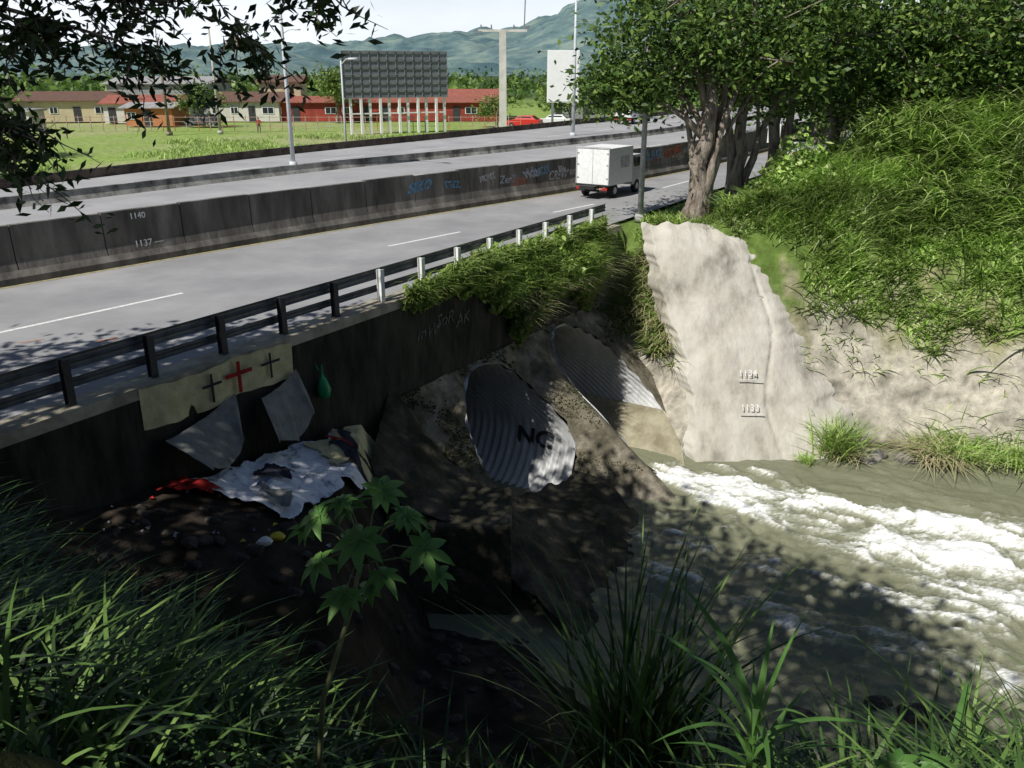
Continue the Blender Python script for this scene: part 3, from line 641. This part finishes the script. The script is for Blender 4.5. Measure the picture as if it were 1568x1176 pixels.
def palmate(mb,c,r,nrm,dirv,lobes=8,m=0):
    n=Vector(nrm).normalized(); d=Vector(dirv); d=(d-n*d.dot(n)).normalized(); b=n.cross(d); c=Vector(c)
    for i in range(lobes):
        a=math.radians(-145+290*i/(lobes-1)); L=r*(1.0-.38*abs(a)/2.6)*random.uniform(.92,1.05); w=r*.17
        u_=(d*math.cos(a)+b*math.sin(a)); v_=n.cross(u_)
        dr=-n
        def pt(t,o,dz): return c+u_*(L*t)+v_*o+dr*(L*dz)
        sec=[(0,.02,0),(.25,w*.75,-.02),(.5,w,.03),(.75,w*.62,.14),(1,.002,.34)]
        V=[];F=[]
        for t,o,dz in sec: V+= [pt(t,-o,dz-.04),pt(t,0,dz+.03),pt(t,o,dz-.04)]
        for k in range(4): F+=[(k*3,k*3+1,k*3+4,k*3+3),(k*3+1,k*3+2,k*3+5,k*3+4)]
        mb.add(V,F,m)
e=empty('castor_bean_plant'); mb=MB(); st_=[Vector((-1.52,5.0,1.0)),Vector((-1.38,5.02,2.2)),Vector((-1.15,5.15,2.9)),Vector((-1.05,5.25,3.35))]
mb.tube(st_,[.022,.02,.017,.012],8,1)
hub=st_[-1]
for dx,dy,dz,r in [(-.02,-.05,.08,.29),(-.33,.1,.18,.25),(.1,.25,.3,.24),(.42,-.02,-.02,.26),(-.12,-.2,-.28,.22),(.25,.3,.05,.23),(-.3,-.1,-.08,.22),(.5,.1,-.3,.17),(.02,.1,-.42,.18),(-.15,.35,.12,.23),(.3,.05,.22,.21),(-.45,.2,.02,.19),(.15,-.15,-.15,.19),(-.15,.1,.3,.19)]:
    c=hub+Vector((dx,dy,dz)); mb.tube([hub-Vector((0,0,.15)),hub.lerp(c,.5)+Vector((0,0,.02)),c],[.007,.006,.005],5,1)
    palmate(mb,c,r,(dx*.9+random.uniform(-.4,.4),dy*.7-.35+random.uniform(-.25,.25),.85),(dx,dy-.02,-.15),random.choice([7,8,9]))
mb.build('plant',[Lcast,mat('stem_mat',(.2,.2,.1),(.12,.14,.06),8,.7)],e,True)
e=empty('castor_bean_plant'); mb=MB(); 
for c,r in [((2.75,4.75,1.85),.22),((3.1,4.9,1.7),.22),((2.4,4.8,1.6),.2),((2.8,5.0,1.55),.2)]:
    palmate(mb,c,r,(random.uniform(-.3,.3),-.3,.9),(.5,-.4,-.1)); mb.tube([(2.7,5.0,.6),c],[.012,.007],5,0)
mb.build('plant',[Lcast],e,True)

# ---------- encampment
cream=mat('cream_cloth',(.62,.56,.33),(.45,.4,.22),3,.95,.2); greyc=mat('grey_cloth',(.26,.26,.24),(.17,.17,.16),3,.95,.3)
whitec=mat('white_sheet',(.8,.8,.83),(.25,.26,.33),2.2,.95,.4,lo=.56,hi=.68); redc=mat('red_cloth_mat',(.4,.02,.02),(.2,.01,.01),3,.95,.3)
darkc=mat('dark_cloth',(.02,.02,.03),(.035,.035,.05),3,.95,.2)
e=empty('banner'); V=[]
for i in range(60):
    for j in range(10):
        u=-19.2+4.4*i/59; z=.05-.95*j/9; x,y=US(u,.50+.03*math.sin(u*5)+.04*j/9*math.sin(u*4+1)); V.append((x,y,z+.04*math.sin(u*2.2)+.015*math.sin(u*9)))
mk('cloth',V,gridfaces(60,10),cream,e,True)
def cross(par,u,z,w,h,m,t=.09):
    mb=MB()
    for (cu_,cz_,ww,hh) in ((u,z,t,h),(u,z+h*.12,w,t)):
        x,y=US(cu_,.585+(.004 if ww>hh else 0)); mb.box((x,y,cz_),(ww,.012,hh),0,rz)
    mb.build('cross_mark',[m],par)
cross(e,-17.4,-.42,.55,.7,darkc,.06); cross(e,-16.6,-.38,.8,.78,redc,.1); cross(e,-15.6,-.38,.6,.66,darkc,.06)
def sheet(name,q,m,zoff=.08,n=26,crump=.1,parent=None,droop=.3):
    q=[np.array(p,float) for p in q]; V=[]
    for i in range(n):
        for j in range(n):
            a=i/(n-1);b=j/(n-1); p=(q[0]*(1-a)+q[1]*a)*(1-b)+(q[3]*(1-a)+q[2]*a)*b; V.append(p)
    V=np.array(V); ed=(fbm(V[:,0]*2,V[:,1]*2,77)-.5)
    c=fbm(V[:,0]*3,V[:,1]*3,33)*crump*2+np.abs(fbm(V[:,0]*5+V[:,1]*2,V[:,1]*5,35)-.5)*crump*1.6
    if V.shape[1]==2:
        x=V[:,0]+ed*.7;y=V[:,1]+(fbm(V[:,0]*2,V[:,1]*2,79)-.5)*.7
        s_=sof(x,y); k=np.maximum(0,.55-s_); x=x+k*NU[0]; y=y+k*NU[1]
        hz=height(x,y); hz=np.maximum.reduce([hz]+[np.where(sof(x+a,y+b)>.3,height(x+a,y+b),-20) for a,b in ((.15,0),(-.15,0),(0,.15),(0,-.15))])
        V=np.stack([x,y,hz+zoff+c],1)
    else:
        a=(np.arange(n*n)//n)/(n-1);b=(np.arange(n*n)%n)/(n-1); V=V.copy(); V[:,2]-=droop*np.sin(a*3.14)*(.3+.7*b); f=np.sin(a*15+b*2)+.5*np.sin(a*27+2); V[:,0]+=.06*f*b; V[:,1]+=.09*np.sin(a*17+1)*b; V[:,2]+=c*.3+.12*b*np.sin(a*9)
    return mk(name,V,gridfaces(n,n),m,parent,True)
sheet('white_bedsheet',[US(-19.0,.8),US(-13.0,.8),(-3.7,20.2),(-5.0,16.9)],whitec,.06,60,.07)
e=empty('patterned_blanket')
sheet('cloth',[US(-15.0,1.0),US(-11.8,.7),(-3.2,21.6),(-4.6,19.5)],cream,.16,40,.06,e)
for q in ([(-5.0,20.5),(-4.75,20.75),(-3.8,20.4),(-4.0,20.1)],[(-4.7,21.4),(-4.45,21.55),(-4.0,20.2),(-4.2,20.1)]): sheet('stripe',q,darkc,.2,16,.06,e)
sheet('stripe_red',[(-5.2,21.0),(-5.05,21.2),(-4.3,20.9),(-4.4,20.75)],redc,.215,14,.06,e)
sheet('dark_blanket',[US(-13.6,1.7),US(-12.7,1.5),(-3.8,21.2),(-4.2,20.6)],darkc,.24,20,.06)
sheet('blue_tarpaulin',[US(-17.6,1.9),US(-16.6,1.8),(-5.9,18.0),(-6.2,17.5)],mat('blue_cloth',(.10,.14,.3),(.2,.24,.36),3,.8,.2),.14,20,.06)
sheet('red_cloth',[(-7.9,16.9),(-7.5,17.6),(-6.5,17.2),(-6.7,16.8)],redc,.06,24)
sheet('dark_blanket',[(-6.1,18.2),(-5.9,18.7),(-5.3,18.7),(-5.3,18.2)],darkc,.18,16,.1)
sheet('grey_blanket',[(-5.8,17.2),(-5.6,17.6),(-5.0,17.5),(-5.1,17.1)],greyc,.2,16,.12)
sheet('tarpaulin',[(*US(-18.9,.7),-1.2),(*US(-16.8,.6),-.75),(*US(-17.0,1.1),-1.7),(*US(-18.7,1.8),-1.75)],greyc,n=40)
sheet('tarpaulin',[(*US(-16.1,.7),-1.1),(*US(-14.8,.6),-.75),(*US(-14.5,.95),-1.9),(*US(-16.5,1.5),-2.0)],greyc,n=40)
gm=mat('green_plastic',(.01,.3,.12),(.02,.2,.08),5,.35)
e=empty('green_bag'); x,y=US(-13.9,.62); mb=MB(); mb.tube([(x,y,-.85),(x,y,-1.15),(x,y,-1.3),(x+.02,y,-1.55),(x,y,-1.75),(x,y,-1.82)],[.015,.03,.12,.19,.16,.04],12); mb.tube([(x,y,-1.15),(x-.12,y,-.95),(x-.16,y,-.8)],[.02,.015,.01],6); mb.build('bag',[gm],e,True)
lit=MB(); ms=[mat('paper_litter',(.5,.5,.5),(.3,.3,.3),4,.8),mat('yellow_plastic',(.6,.5,.05),(.5,.4,.03),4,.4),redc,mat('blue_plastic',(.1,.2,.45),(.08,.15,.3),4,.4)]
for q in range(60):
    x=R.uniform(-9,-3.2);y=R.uniform(12.5,19)
    if sof(x,y)<.6: continue
    z=H(x,y)+.04; w=R.uniform(.02,.07); a=R.uniform(0,3.1)
    lit.add([(x-w*math.cos(a),y-w*math.sin(a),z),(x+w*math.sin(a),y-w*math.cos(a),z+.05),(x+w*math.cos(a),y+w*math.sin(a),z+.01),(x-w*.8*math.sin(a),y+w*math.cos(a),z+.04)],[(0,1,2,3)],R.choice([0,0,0,1,2,3]))
lit.build('litter',ms)
e=empty('plastic_bag'); 
for nm,c,mm_,sd in (('yellow_part',(-5.0,15.8),ms[1],3),('white_part',(-5.15,15.5),white,4)):
    b_=MB(); rock(b_,(c[0],c[1],H(*c)+.1),.17,sd); b_.build(nm,[mm_],e)

# ---------- truck
def wheel(mb,x,y,z,r,w,m,mh):
    mb.tube([(x-w/2,y,z),(x-w/2+.03,y,z),(x+w/2-.03,y,z),(x+w/2,y,z)],[r*.9,r,r,r*.9],18,m)
    mb.tube([(x-w/2-.01,y,z),(x+w/2+.01,y,z)],[r*.5,r*.5],12,mh)
def truck(name,loc,rz):
    e=empty(name); mb=MB(loc,rz)
    mb.box((0,-.45,1.67),(2.0,2.8,1.95),0); mb.box((0,-.3,.62),(.9,4.4,.16),2)
    mb.box((0,-1.86,2.67),(2.04,.05,.08),1); mb.box((0,-1.86,.70),(2.04,.06,.1),2)
    mb.box((0,-1.865,1.67),(.015,.02,1.85),1)
    for sx in (-1,1):
        mb.box((sx*.985,-1.862,1.67),(.06,.04,1.95),1)
        for zz_ in (1.1,1.8,2.4): mb.box((sx*.9,-1.885,zz_),(.12,.03,.04),1)
        mb.box((sx*.8,-1.9,.52),(.3,.05,.14),3); mb.box((sx*.5,-1.9,.52),(.16,.05,.1),5)
    mb.box((0,-1.88,.42),(1.9,.08,.12),2); mb.box((0,-1.9,.55),(.36,.03,.16),1)
    mb.prism([(-.95,.5),(.95,.5),(.95,1.5),(.85,2.1),(-.85,2.1),(-.95,1.5)],1.05,2.4,1)
    mb.box((.93,1.7,1.72),(.06,.8,.5),4); mb.box((-.93,1.7,1.72),(.06,.8,.5),4); mb.box((0,2.41,1.7),(1.6,.04,.55),4); mb.box((0,2.45,.6),(1.9,.14,.3),2)
    for sx in (-1,1):
        mb.box((sx*1.15,2.2,1.75),(.16,.08,.34),2); mb.box((sx*.75,2.43,1.0),(.3,.05,.2),1)
        wheel(mb,sx*.85,-1.0,.38,.38,.24,2,1); wheel(mb,sx*.85,1.7,.38,.38,.24,2,1)
        mb.box((sx*.95,-1.0,.8),(.08,1.0,.06),2)
    mb.box((1.012,.0,1.85),(.008,1.0,.6),6)
    mb.build('body',[white,mat('truck_grey',(.5,.5,.5),(.4,.4,.4),3,.5),black,redp,glass,orm,mat('truck_decal',(.3,.35,.32),(.6,.6,.6),4,.6)],e,bevel=.015)
truck('box_truck',(5.4,48.7,0),-math.radians(34))
truck('box_truck',(13.2,100,1.0),-math.radians(28))
def car(name,loc,rz,c):
    e=empty(name); mb=MB(loc,rz); pm_=mat('car_paint_'+name,c,c,2,.3)
    side=[(-2.1,.35),(2.1,.35),(2.15,.7),(1.9,.9),(1.0,.98),(.5,1.42),(-1.1,1.45),(-1.75,1.02),(-2.1,.95)]
    n=len(side); V=[(sx*(.85 if z<1.1 else .68),y,z) for sx in (-1,1) for y,z in side]
    F=[tuple(range(n)),tuple(range(n,2*n))[::-1]]+[(i,(i+1)%n,n+(i+1)%n,n+i) for i in range(n)]; mb.add(V,F,0)
    for sx in (-1,1):
        mb.add([(sx*.83,.85,1.02),(sx*.71,.45,1.36),(sx*.71,-1.0,1.38),(sx*.83,-1.5,1.05)],[(0,1,2,3)],1)
        for y in (-1.3,1.35): wheel(mb,sx*.78,y,.32,.32,.2,2,3)
        mb.box((sx*.65,-2.12,.8),(.3,.06,.14),4); mb.box((sx*.65,2.13,.68),(.3,.06,.14),3)
    mb.add([(-.72,.96,1.0),(.72,.96,1.0),(.6,.56,1.4),(-.6,.56,1.4)],[(0,1,2,3)],1); mb.add([(-.66,-1.74,1.06),(.66,-1.74,1.06),(.6,-1.2,1.42),(-.6,-1.2,1.42)],[(0,3,2,1)],1)
    mb.build('body',[pm_,glass,black,steel,redp],e,bevel=.03)
car('car',(21.6,67.5,.0),-math.radians(30),(.6,.6,.6))
car('car',(1.5,109,0),math.radians(70),(.5,.03,.02)); car('parked_car',(5.2,111,0),math.radians(80),(.7,.7,.7)); car('parked_car',(-39,112,0),math.radians(80),(.1,.1,.12))
# ---------- posts, lamps, signs
def pole(name,x,y,z0,h,r,m,arm=None,lean=0):
    e=empty(name); mb=MB(); mb.tube([(x,y,z0-.2),(x+lean*.5,y,z0+h*.5),(x+lean,y,z0+h)],[r,r*.8,r*.55],10); mb.tube([(x,y,z0-.1),(x,y,z0+.25)],[r*1.9,r*1.7],10)
    if arm:
        ax,ay=arm; mb.tube([(x+lean,y,z0+h-.3),(x+lean+ax*.5,y+ay*.5,z0+h+.1),(x+lean+ax,y+ay,z0+h+.15)],[r*.5,r*.4,r*.35],8)
        mb.box((x+lean+ax*1.15,y+ay*1.15,z0+h+.12),(.7,.3,.16),0,math.atan2(ay,ax))
    mb.build('pole',[m],e,True)
lampm=mat('lamp_pole_steel',(.6,.62,.63),(.5,.52,.53),3,.5)
pole('street_lamp',-12.6,50.3,1.4,11,.13,lampm,(1.6,-1.2))
pole('street_lamp',5.6,81,1.0,13,.16,lampm,(1.6,-1.2))
pole('street_lamp',-13.2,70,0,7.3,.1,lampm,(.9,-.3))
pole('street_lamp',-27,108,0,11,.14,lampm,(1.6,-.3))
pole('metal_post',*US(7.7,.25),0,11,.14,mat('post_grey',(.42,.42,.4),(.28,.28,.27),4,.6))
pole('utility_pole',-33,100,0,11,.18,conc_light); pole('utility_pole',-38,98,0,10,.2,barkm)
e=empty('traffic_sign'); mb=MB((17.9,60.3,0),math.radians(-25)); mb.box((0,0,1.2),(.07,.05,2.6),1); mb.box((0,-.05,2.55),(.85,.03,1.25),0)
mb.tube([(0,-.068,2.75),(0,-.078,2.75)],[.3,.3],20,2); mb.tube([(0,-.08,2.75),(0,-.086,2.75)],[.21,.21],20,0); mb.box((0,-.07,2.2),(.5,.01,.1),1); mb.build('sign',[white,black,redp],e)
e=empty('orange_gate'); mb=MB((21.0,45.5,H(21,45.5)+1.0),.2); om=mat('orange_paint',(.7,.12,.02),(.5,.08,.02),4,.5)
for a,b_ in [((-1,0,-1.2),(-1,0,1.2)),((1,0,-1.2),(1,0,1.2)),((-1,0,1.2),(1,0,1.2)),((-1,0,.6),(1,0,.6)),((-1,0,0),(-.2,0,1.2))]: mb.tube([a,b_],.05,6)
mb.build('frame',[om],e)
e=empty('concrete_mast'); mb=MB((-1,98,0)); mb.box((0,0,5.2),(.85,.7,10.8),0,0,.85); mb.box((0,0,10.6),(5.2,.25,.25),0)
for x in (-2.3,-1.2,1.2,2.3): mb.tube([(x,0,10.7),(x,0,11.2)],[.1,.06],6,1); 
mb.box((-2.6,0,10.45),(.8,.3,.2),1); mb.box((2.6,0,10.9),(.5,.3,.2),1); mb.tube([(2.3,0,10.6),(2.45,0,15)],.06,6,1); mb.build('mast',[mat('mast_concrete',(.6,.58,.53),(.46,.44,.4),1,.9),steel],e)
# billboards
bbm=mat('billboard_back',(.13,.14,.155),(.2,.21,.225),.8,.8,stretch=(1,1,2)); bb2=mat('billboard_frame',(.17,.18,.19),(.23,.24,.25),2,.7)
e=empty('billboard'); W=12.3; bl=((-13.0,101,0),math.radians(27)); mb=MB(*bl)
mb.box((0,0,6.2),(W,.2,4.9),0)
for i in range(13): mb.box((-W/2+i*W/12,-.14,6.2),(.06,.1,4.95),1)
for i in range(7): mb.box((0,-.22,3.8+i*.8),(W+.1,.08,.05),1)
mb.build('panel',[bbm,bb2],e)
mb=MB(*bl)
for i in range(11): mb.box((-W/2+.8+i*1.12,.2-.3*(i%2),1.85),(.26,.26,3.9),0)
mb.box((0,-.1,2.1),(W-1,.1,.14),0); mb.build('legs',[white],e)
e=empty('billboard'); mb=MB((5.6,99,0)); mb.box((0,0,6.0),(3.5,.25,5.4),0); mb.box((0,-.14,6.0),(3.3,.03,5.2),1); mb.box((-1.1,0,1.6),(.25,.25,3.4),2); mb.box((1.1,0,1.6),(.25,.25,3.4),2); mb.build('panel',[white,mat('billboard_poster',(.75,.75,.72),(.8,.8,.8),1.2,.6),steel],e)
# buildings
def house(name,x,y,w,d,h,wall,roof,rh=1.2,rzd=0,wins=4,door=True,z=0,flat=False):
    h*=.88; rh*=.75; hr=random.Random(int(x*7+y)); x*=1.12; y*=1.12
    e=empty(name); mb=MB((x,y,z),math.radians(rzd)); mb.box((0,0,h/2),(w,d,h)); mb.build('walls',[wall],e)
    mb=MB((x,y,z),math.radians(rzd)); o=.5
    if flat: mb.box((0,0,h+.12),(w+.6,d+.6,.24))
    else:
        V=[(-w/2-o,-d/2-o,h),(w/2+o,-d/2-o,h),(w/2+o,d/2+o,h),(-w/2-o,d/2+o,h),(-w/2-o,0,h+rh),(w/2+o,0,h+rh)]
        V+=[(a,b_,c-.12) for a,b_,c in V]; mb.add(V,[(0,1,5,4),(3,4,5,2),(0,4,10,6),(4,3,9,10),(1,7,11,5),(5,11,8,2),(0,6,7,1),(3,2,8,9),(6,10,11,7),(9,8,11,10)])
    mb.build('roof',[roof],e)
    mb=MB((x,y,z),math.radians(rzd))
    for i in range(wins):
        xx_=-w/2+w*(i+.5)/wins+hr.uniform(-.3,.3); ww=hr.uniform(.8,1.5)
        if door and (i==wins//2 or hr.random()<.15): mb.box((xx_,-d/2-.03,1.0),(.95,.07,2.0),1)
        elif hr.random()<.8: mb.box((xx_,-d/2-.04,h*.55),(ww+.2,.06,.9),2); mb.box((xx_,-d/2-.06,h*.55),(ww,.06,.75),0); mb.box((xx_,-d/2-.08,h*.55),(.06,.06,.75),2)
    mb.build('windows_and_door',[glass,dark,white],e)
wl_white=mat('wall_white',(.6,.58,.53),(.5,.48,.42),.7,.9); wl_red=mat('wall_red',(.36,.06,.04),(.2,.04,.03),.6,.85); wl_or=mat('wall_orange',(.5,.2,.08),(.4,.16,.07),.8,.9); wl_cream=mat('wall_cream',(.55,.47,.3),(.45,.38,.25),.7,.9); wl_gr=mat('wall_grey',(.3,.3,.3),(.22,.22,.22),.7,.9)
rf_red=mat('roof_red',(.36,.12,.08),(.22,.08,.06),1,.7,stretch=(6,1,1)); rf_br=mat('roof_brown',(.16,.09,.06),(.1,.06,.05),1,.8,stretch=(6,1,1)); rf_g=mat('roof_zinc',(.4,.4,.4),(.28,.25,.23),.7,.5,stretch=(5,1,1))
house('red_building',-16,115,32,9,2.9,wl_red,rf_red,.9,1,13)
house('house',-33,114,10,8,3.0,wl_white,rf_br,1.6,-4,4); house('house',-31,122,6,7,5.8,wl_cream,rf_br,1.2,5,3)
house('house',-44,110,11,8,2.9,wl_white,rf_red,1.3,4,4); house('orange_house',-41,103,6,6,2.6,wl_or,rf_g,.7,0,3)
house('house',-55,112,12,8,3.2,wl_cream,rf_br,1.5,10,4); house('warehouse',-50,132,16,12,5.4,wl_gr,rf_g,1.4,0,5); house('house',-6,122,10,8,3.4,wl_white,rf_red,1.4,0,4)
house('house',9,120,8,8,3.0,wl_gr,rf_g,1.0,0,4); house('house',-66,106,12,9,3,wl_white,rf_g,1.2,0,4); house('kiosk',-52,94,4,3.5,2.4,wl_white,rf_g,.1,0,2,flat=True)
e=empty('fence'); mb=MB()
for i in range(46):
    x=-62+i*1.4; y=104; mb.box((x,y,.8),(.08,.08,1.7))
for zz_ in (.5,1.0,1.5): mb.box((-30.5,104,zz_),(63,.04,.05))
mb.build('posts_and_rails',[mat('fence_orange',(.35,.13,.06),(.4,.38,.35),.4,.7)],e)
# pedestrian (distant)
e=empty('pedestrian'); px,py=-29.0,101.5
me=bpy.data.meshes.new('body'); Vp=[(0,0,.95),(0,0,1.2),(0,0,1.42),(0,0,1.5),(0,0,1.63),(0,0,1.74),(.1,0,.9),(.12,.05,.5),(.13,0,.08),(.13,-.14,.04),(-.1,0,.9),(-.13,-.12,.5),(-.14,-.05,.08),(-.14,-.2,.04),(.2,0,1.38),(.27,.02,1.1),(.26,-.1,.86),(-.2,0,1.38),(-.27,.02,1.1),(-.25,-.12,.88)]
Ep=[(0,1),(1,2),(2,3),(3,4),(4,5),(0,6),(6,7),(7,8),(8,9),(0,10),(10,11),(11,12),(12,13),(2,14),(14,15),(15,16),(2,17),(17,18),(18,19)]
rad=[.15,.15,.13,.055,.1,.08,.095,.07,.045,.04,.095,.07,.045,.04,.065,.045,.035,.065,.045,.035]
me.from_pydata(Vp,Ep,[]); o=bpy.data.objects.new('body',me); link(o,e); o.location=(px,py,-.13)
skm=o.modifiers.new('s','SKIN'); 
for v,r in zip(me.skin_vertices[0].data,rad): v.radius=(r,r*.8)
me.skin_vertices[0].data[0].use_root=True; o.modifiers.new('sub','SUBSURF').levels=1
m,nt,b=newmat('clothes'); tc=nt.nodes.new('ShaderNodeTexCoord'); sx=nt.nodes.new('ShaderNodeSeparateXYZ'); nt.links.new(tc.outputs['Object'],sx.inputs[0]); dv_=nt.nodes.new('ShaderNodeMath'); dv_.operation='DIVIDE'; dv_.inputs[1].default_value=2; nt.links.new(sx.outputs[2],dv_.inputs[0])
cr=nt.nodes.new('ShaderNodeValToRGB'); cr.color_ramp.interpolation='CONSTANT'; cr.color_ramp.elements[0].color=(.03,.03,.05,1); cr.color_ramp.elements[1].position=.48; cr.color_ramp.elements[1].color=(.35,.04,.04,1)
q=cr.color_ramp.elements.new(.735); q.color=(.25,.14,.09,1); q=cr.color_ramp.elements.new(.85); q.color=(.02,.015,.01,1)
nt.links.new(dv_.outputs[0],cr.inputs[0]); nt.links.new(cr.outputs[0],b.inputs['Base Color']); me.materials.append(m)
P=scatter(26000,-34,12,50,100,lambda x,y,z,s,D:(s<-23)&(nf(x,y,6,.15)>.52)&((x+25.5)*.86-(y-43)*.5<-1.0)); V,F=blades(P,rng.uniform(.3,.9,len(P)),.08,.35,.4,3); mk('field_grass',V,F,Lg)
tree('garden_tree',(-24,122,0),[(.1,.1,.25,3)],[(-24,122,4.6,2.6,2.4,2.2)],30,60,.5,Ltree2,31)
tree('garden_tree',(7.5,114,0),[(.1,.1,.25,3)],[(7.5,114,3.8,3.4,2.4,2)],36,60,.5,Ltree2,32)
tree('garden_tree',(-2,112,0),[(.1,.1,.2,2)],[(-2.5,112,2.2,1.8,1.5,1.4)],20,60,.4,Ltree2,33)
tree('garden_tree',(13,110,0),[(.1,.1,.2,2)],[(13,112,3.8,4,2.5,2.4)],46,60,.5,Ltree,34)
tree('garden_tree',(-39,112,0),[(.1,.1,.2,2.4)],[(-39,112,3.4,2.2,2,1.6)],24,60,.5,Ltree,36)
tree('roadside_tree',(-36,52,0),[(.2,.2,.25,5)],[(-35,53,4.0,4.2,3.5,3.2),(-40,52,5.5,4,3.5,3.5)],90,70,.4,Ltree,35)
tree('roadside_tree',(-46,70,0),[(.2,.2,.25,5)],[(-44,70,4.4,4.2,3.5,3.5),(-52,72,6,5,3.5,4.5)],90,70,.5,Ltree,36)
pts=[]
for i in range(420):
    a=rng.uniform(-.62,.5); d=rng.uniform(155,430); c=np.array([a*d,d,rng.uniform(.2,2.2)*(1+d/400)]); k=40; sc=1.1+d/180
    pts.append(c+rng.normal(size=(k,3))*np.array([sc*1.4,sc,sc*.65]))
V,F=leaves(np.concatenate(pts),1.5,.7,.7); mk('distant_trees',V,F,Ltree)
# hills
nx_,ny_=360,110; xs=np.linspace(-3800,4200,nx_); ys=np.linspace(900,4300,ny_); X,Y=np.meshgrid(xs,ys,indexing='ij')
an=X/Y
prof=np.interp(an,[-1.2,-.6,-.32,-.2,-.08,0,.05,.09,.15,.2,.3,.6,1.2],[85,85,85,95,122,146,195,265,282,250,220,190,150])
rid=1-np.abs(fbm(X/300,Y/300,51,5)-.5)*2
Zh=prof*sm((Y-900)/2300)*(Y/3300)*(.70+.36*rid)+(fbm(X/110,Y/110,55)-.5)*75*sm((Y-900)/800)-6
hillm=mat('hill_haze_mat',(.06,.11,.125),(.2,.26,.22),.012,.95,0,lo=.38,hi=.64,detail=12,c3=(.11,.17,.17))  # bluish tint bakes distance haze into the hill colour
mk('hills',np.stack([X.ravel(),Y.ravel(),Zh.ravel()],1),gridfaces(nx_,ny_),hillm,smooth=True)
# world, sun, camera
el=math.radians(50); hz=Vector((.68,.733,0)).normalized(); Ld=Vector((hz.x*math.cos(el),hz.y*math.cos(el),-math.sin(el)))
sl=bpy.data.lights.new('sun','SUN'); sl.energy=5.0; sl.angle=math.radians(.5); sl.color=(1,.975,.92); so=bpy.data.objects.new('sun',sl); link(so); so.rotation_euler=Ld.to_track_quat('-Z','Y').to_euler()
w=bpy.data.worlds.new('World'); scene.world=w; w.use_nodes=True; nt=w.node_tree; bg=nt.nodes['Background']; sk=nt.nodes.new('ShaderNodeTexSky'); sk.sky_type='NISHITA'; sk.sun_disc=False; sk.sun_elevation=el; sk.sun_rotation=math.atan2(-hz.x,-hz.y)
sk.dust_density=.6; sk.air_density=1.0; sk.ozone_density=1.0
# bright haze and thin cloud low over the horizon
tc=nt.nodes.new('ShaderNodeTexCoord'); sp=nt.nodes.new('ShaderNodeSeparateXYZ'); nt.links.new(tc.outputs['Generated'],sp.inputs[0])
nz=nt.nodes.new('ShaderNodeTexNoise'); nz.inputs['Scale'].default_value=3; nz.inputs['Detail'].default_value=5
mp=nt.nodes.new('ShaderNodeMapping'); mp.inputs['Scale'].default_value=(1,1,4); nt.links.new(tc.outputs['Generated'],mp.inputs[0]); nt.links.new(mp.outputs[0],nz.inputs['Vector'])
m1_=nt.nodes.new('ShaderNodeMapRange'); m1_.inputs[1].default_value=.06; m1_.inputs[2].default_value=.22; m1_.inputs[3].default_value=1; m1_.inputs[4].default_value=0; nt.links.new(sp.outputs[2],m1_.inputs[0])
m2_=nt.nodes.new('ShaderNodeMapRange'); m2_.inputs[1].default_value=.35; m2_.inputs[2].default_value=.6; m2_.inputs[3].default_value=.8; m2_.inputs[4].default_value=1; nt.links.new(nz.outputs['Fac'],m2_.inputs[0])
ml=nt.nodes.new('ShaderNodeMath'); ml.operation='MULTIPLY'; nt.links.new(m1_.outputs[0],ml.inputs[0]); nt.links.new(m2_.outputs[0],ml.inputs[1])
mx=nt.nodes.new('ShaderNodeMix'); mx.data_type='RGBA'; nt.links.new(ml.outputs[0],mx.inputs[0]); nt.links.new(sk.outputs[0],mx.inputs[6]); mx.inputs[7].default_value=(16,17.2,18.6,1)
nt.links.new(mx.outputs[2],bg.inputs[0]); bg.inputs[1].default_value=.062
cam=bpy.data.cameras.new('camera'); cam.lens=29.85; cam.sensor_width=36; cam.clip_start=.05; cam.clip_end=9000; co=bpy.data.objects.new('camera',cam); link(co); co.location=(0,0,6.5); co.rotation_euler=(math.radians(90-20.2),0,0); scene.camera=co
scene.view_settings.view_transform='Standard'; scene.view_settings.look='None'; scene.view_settings.exposure=0
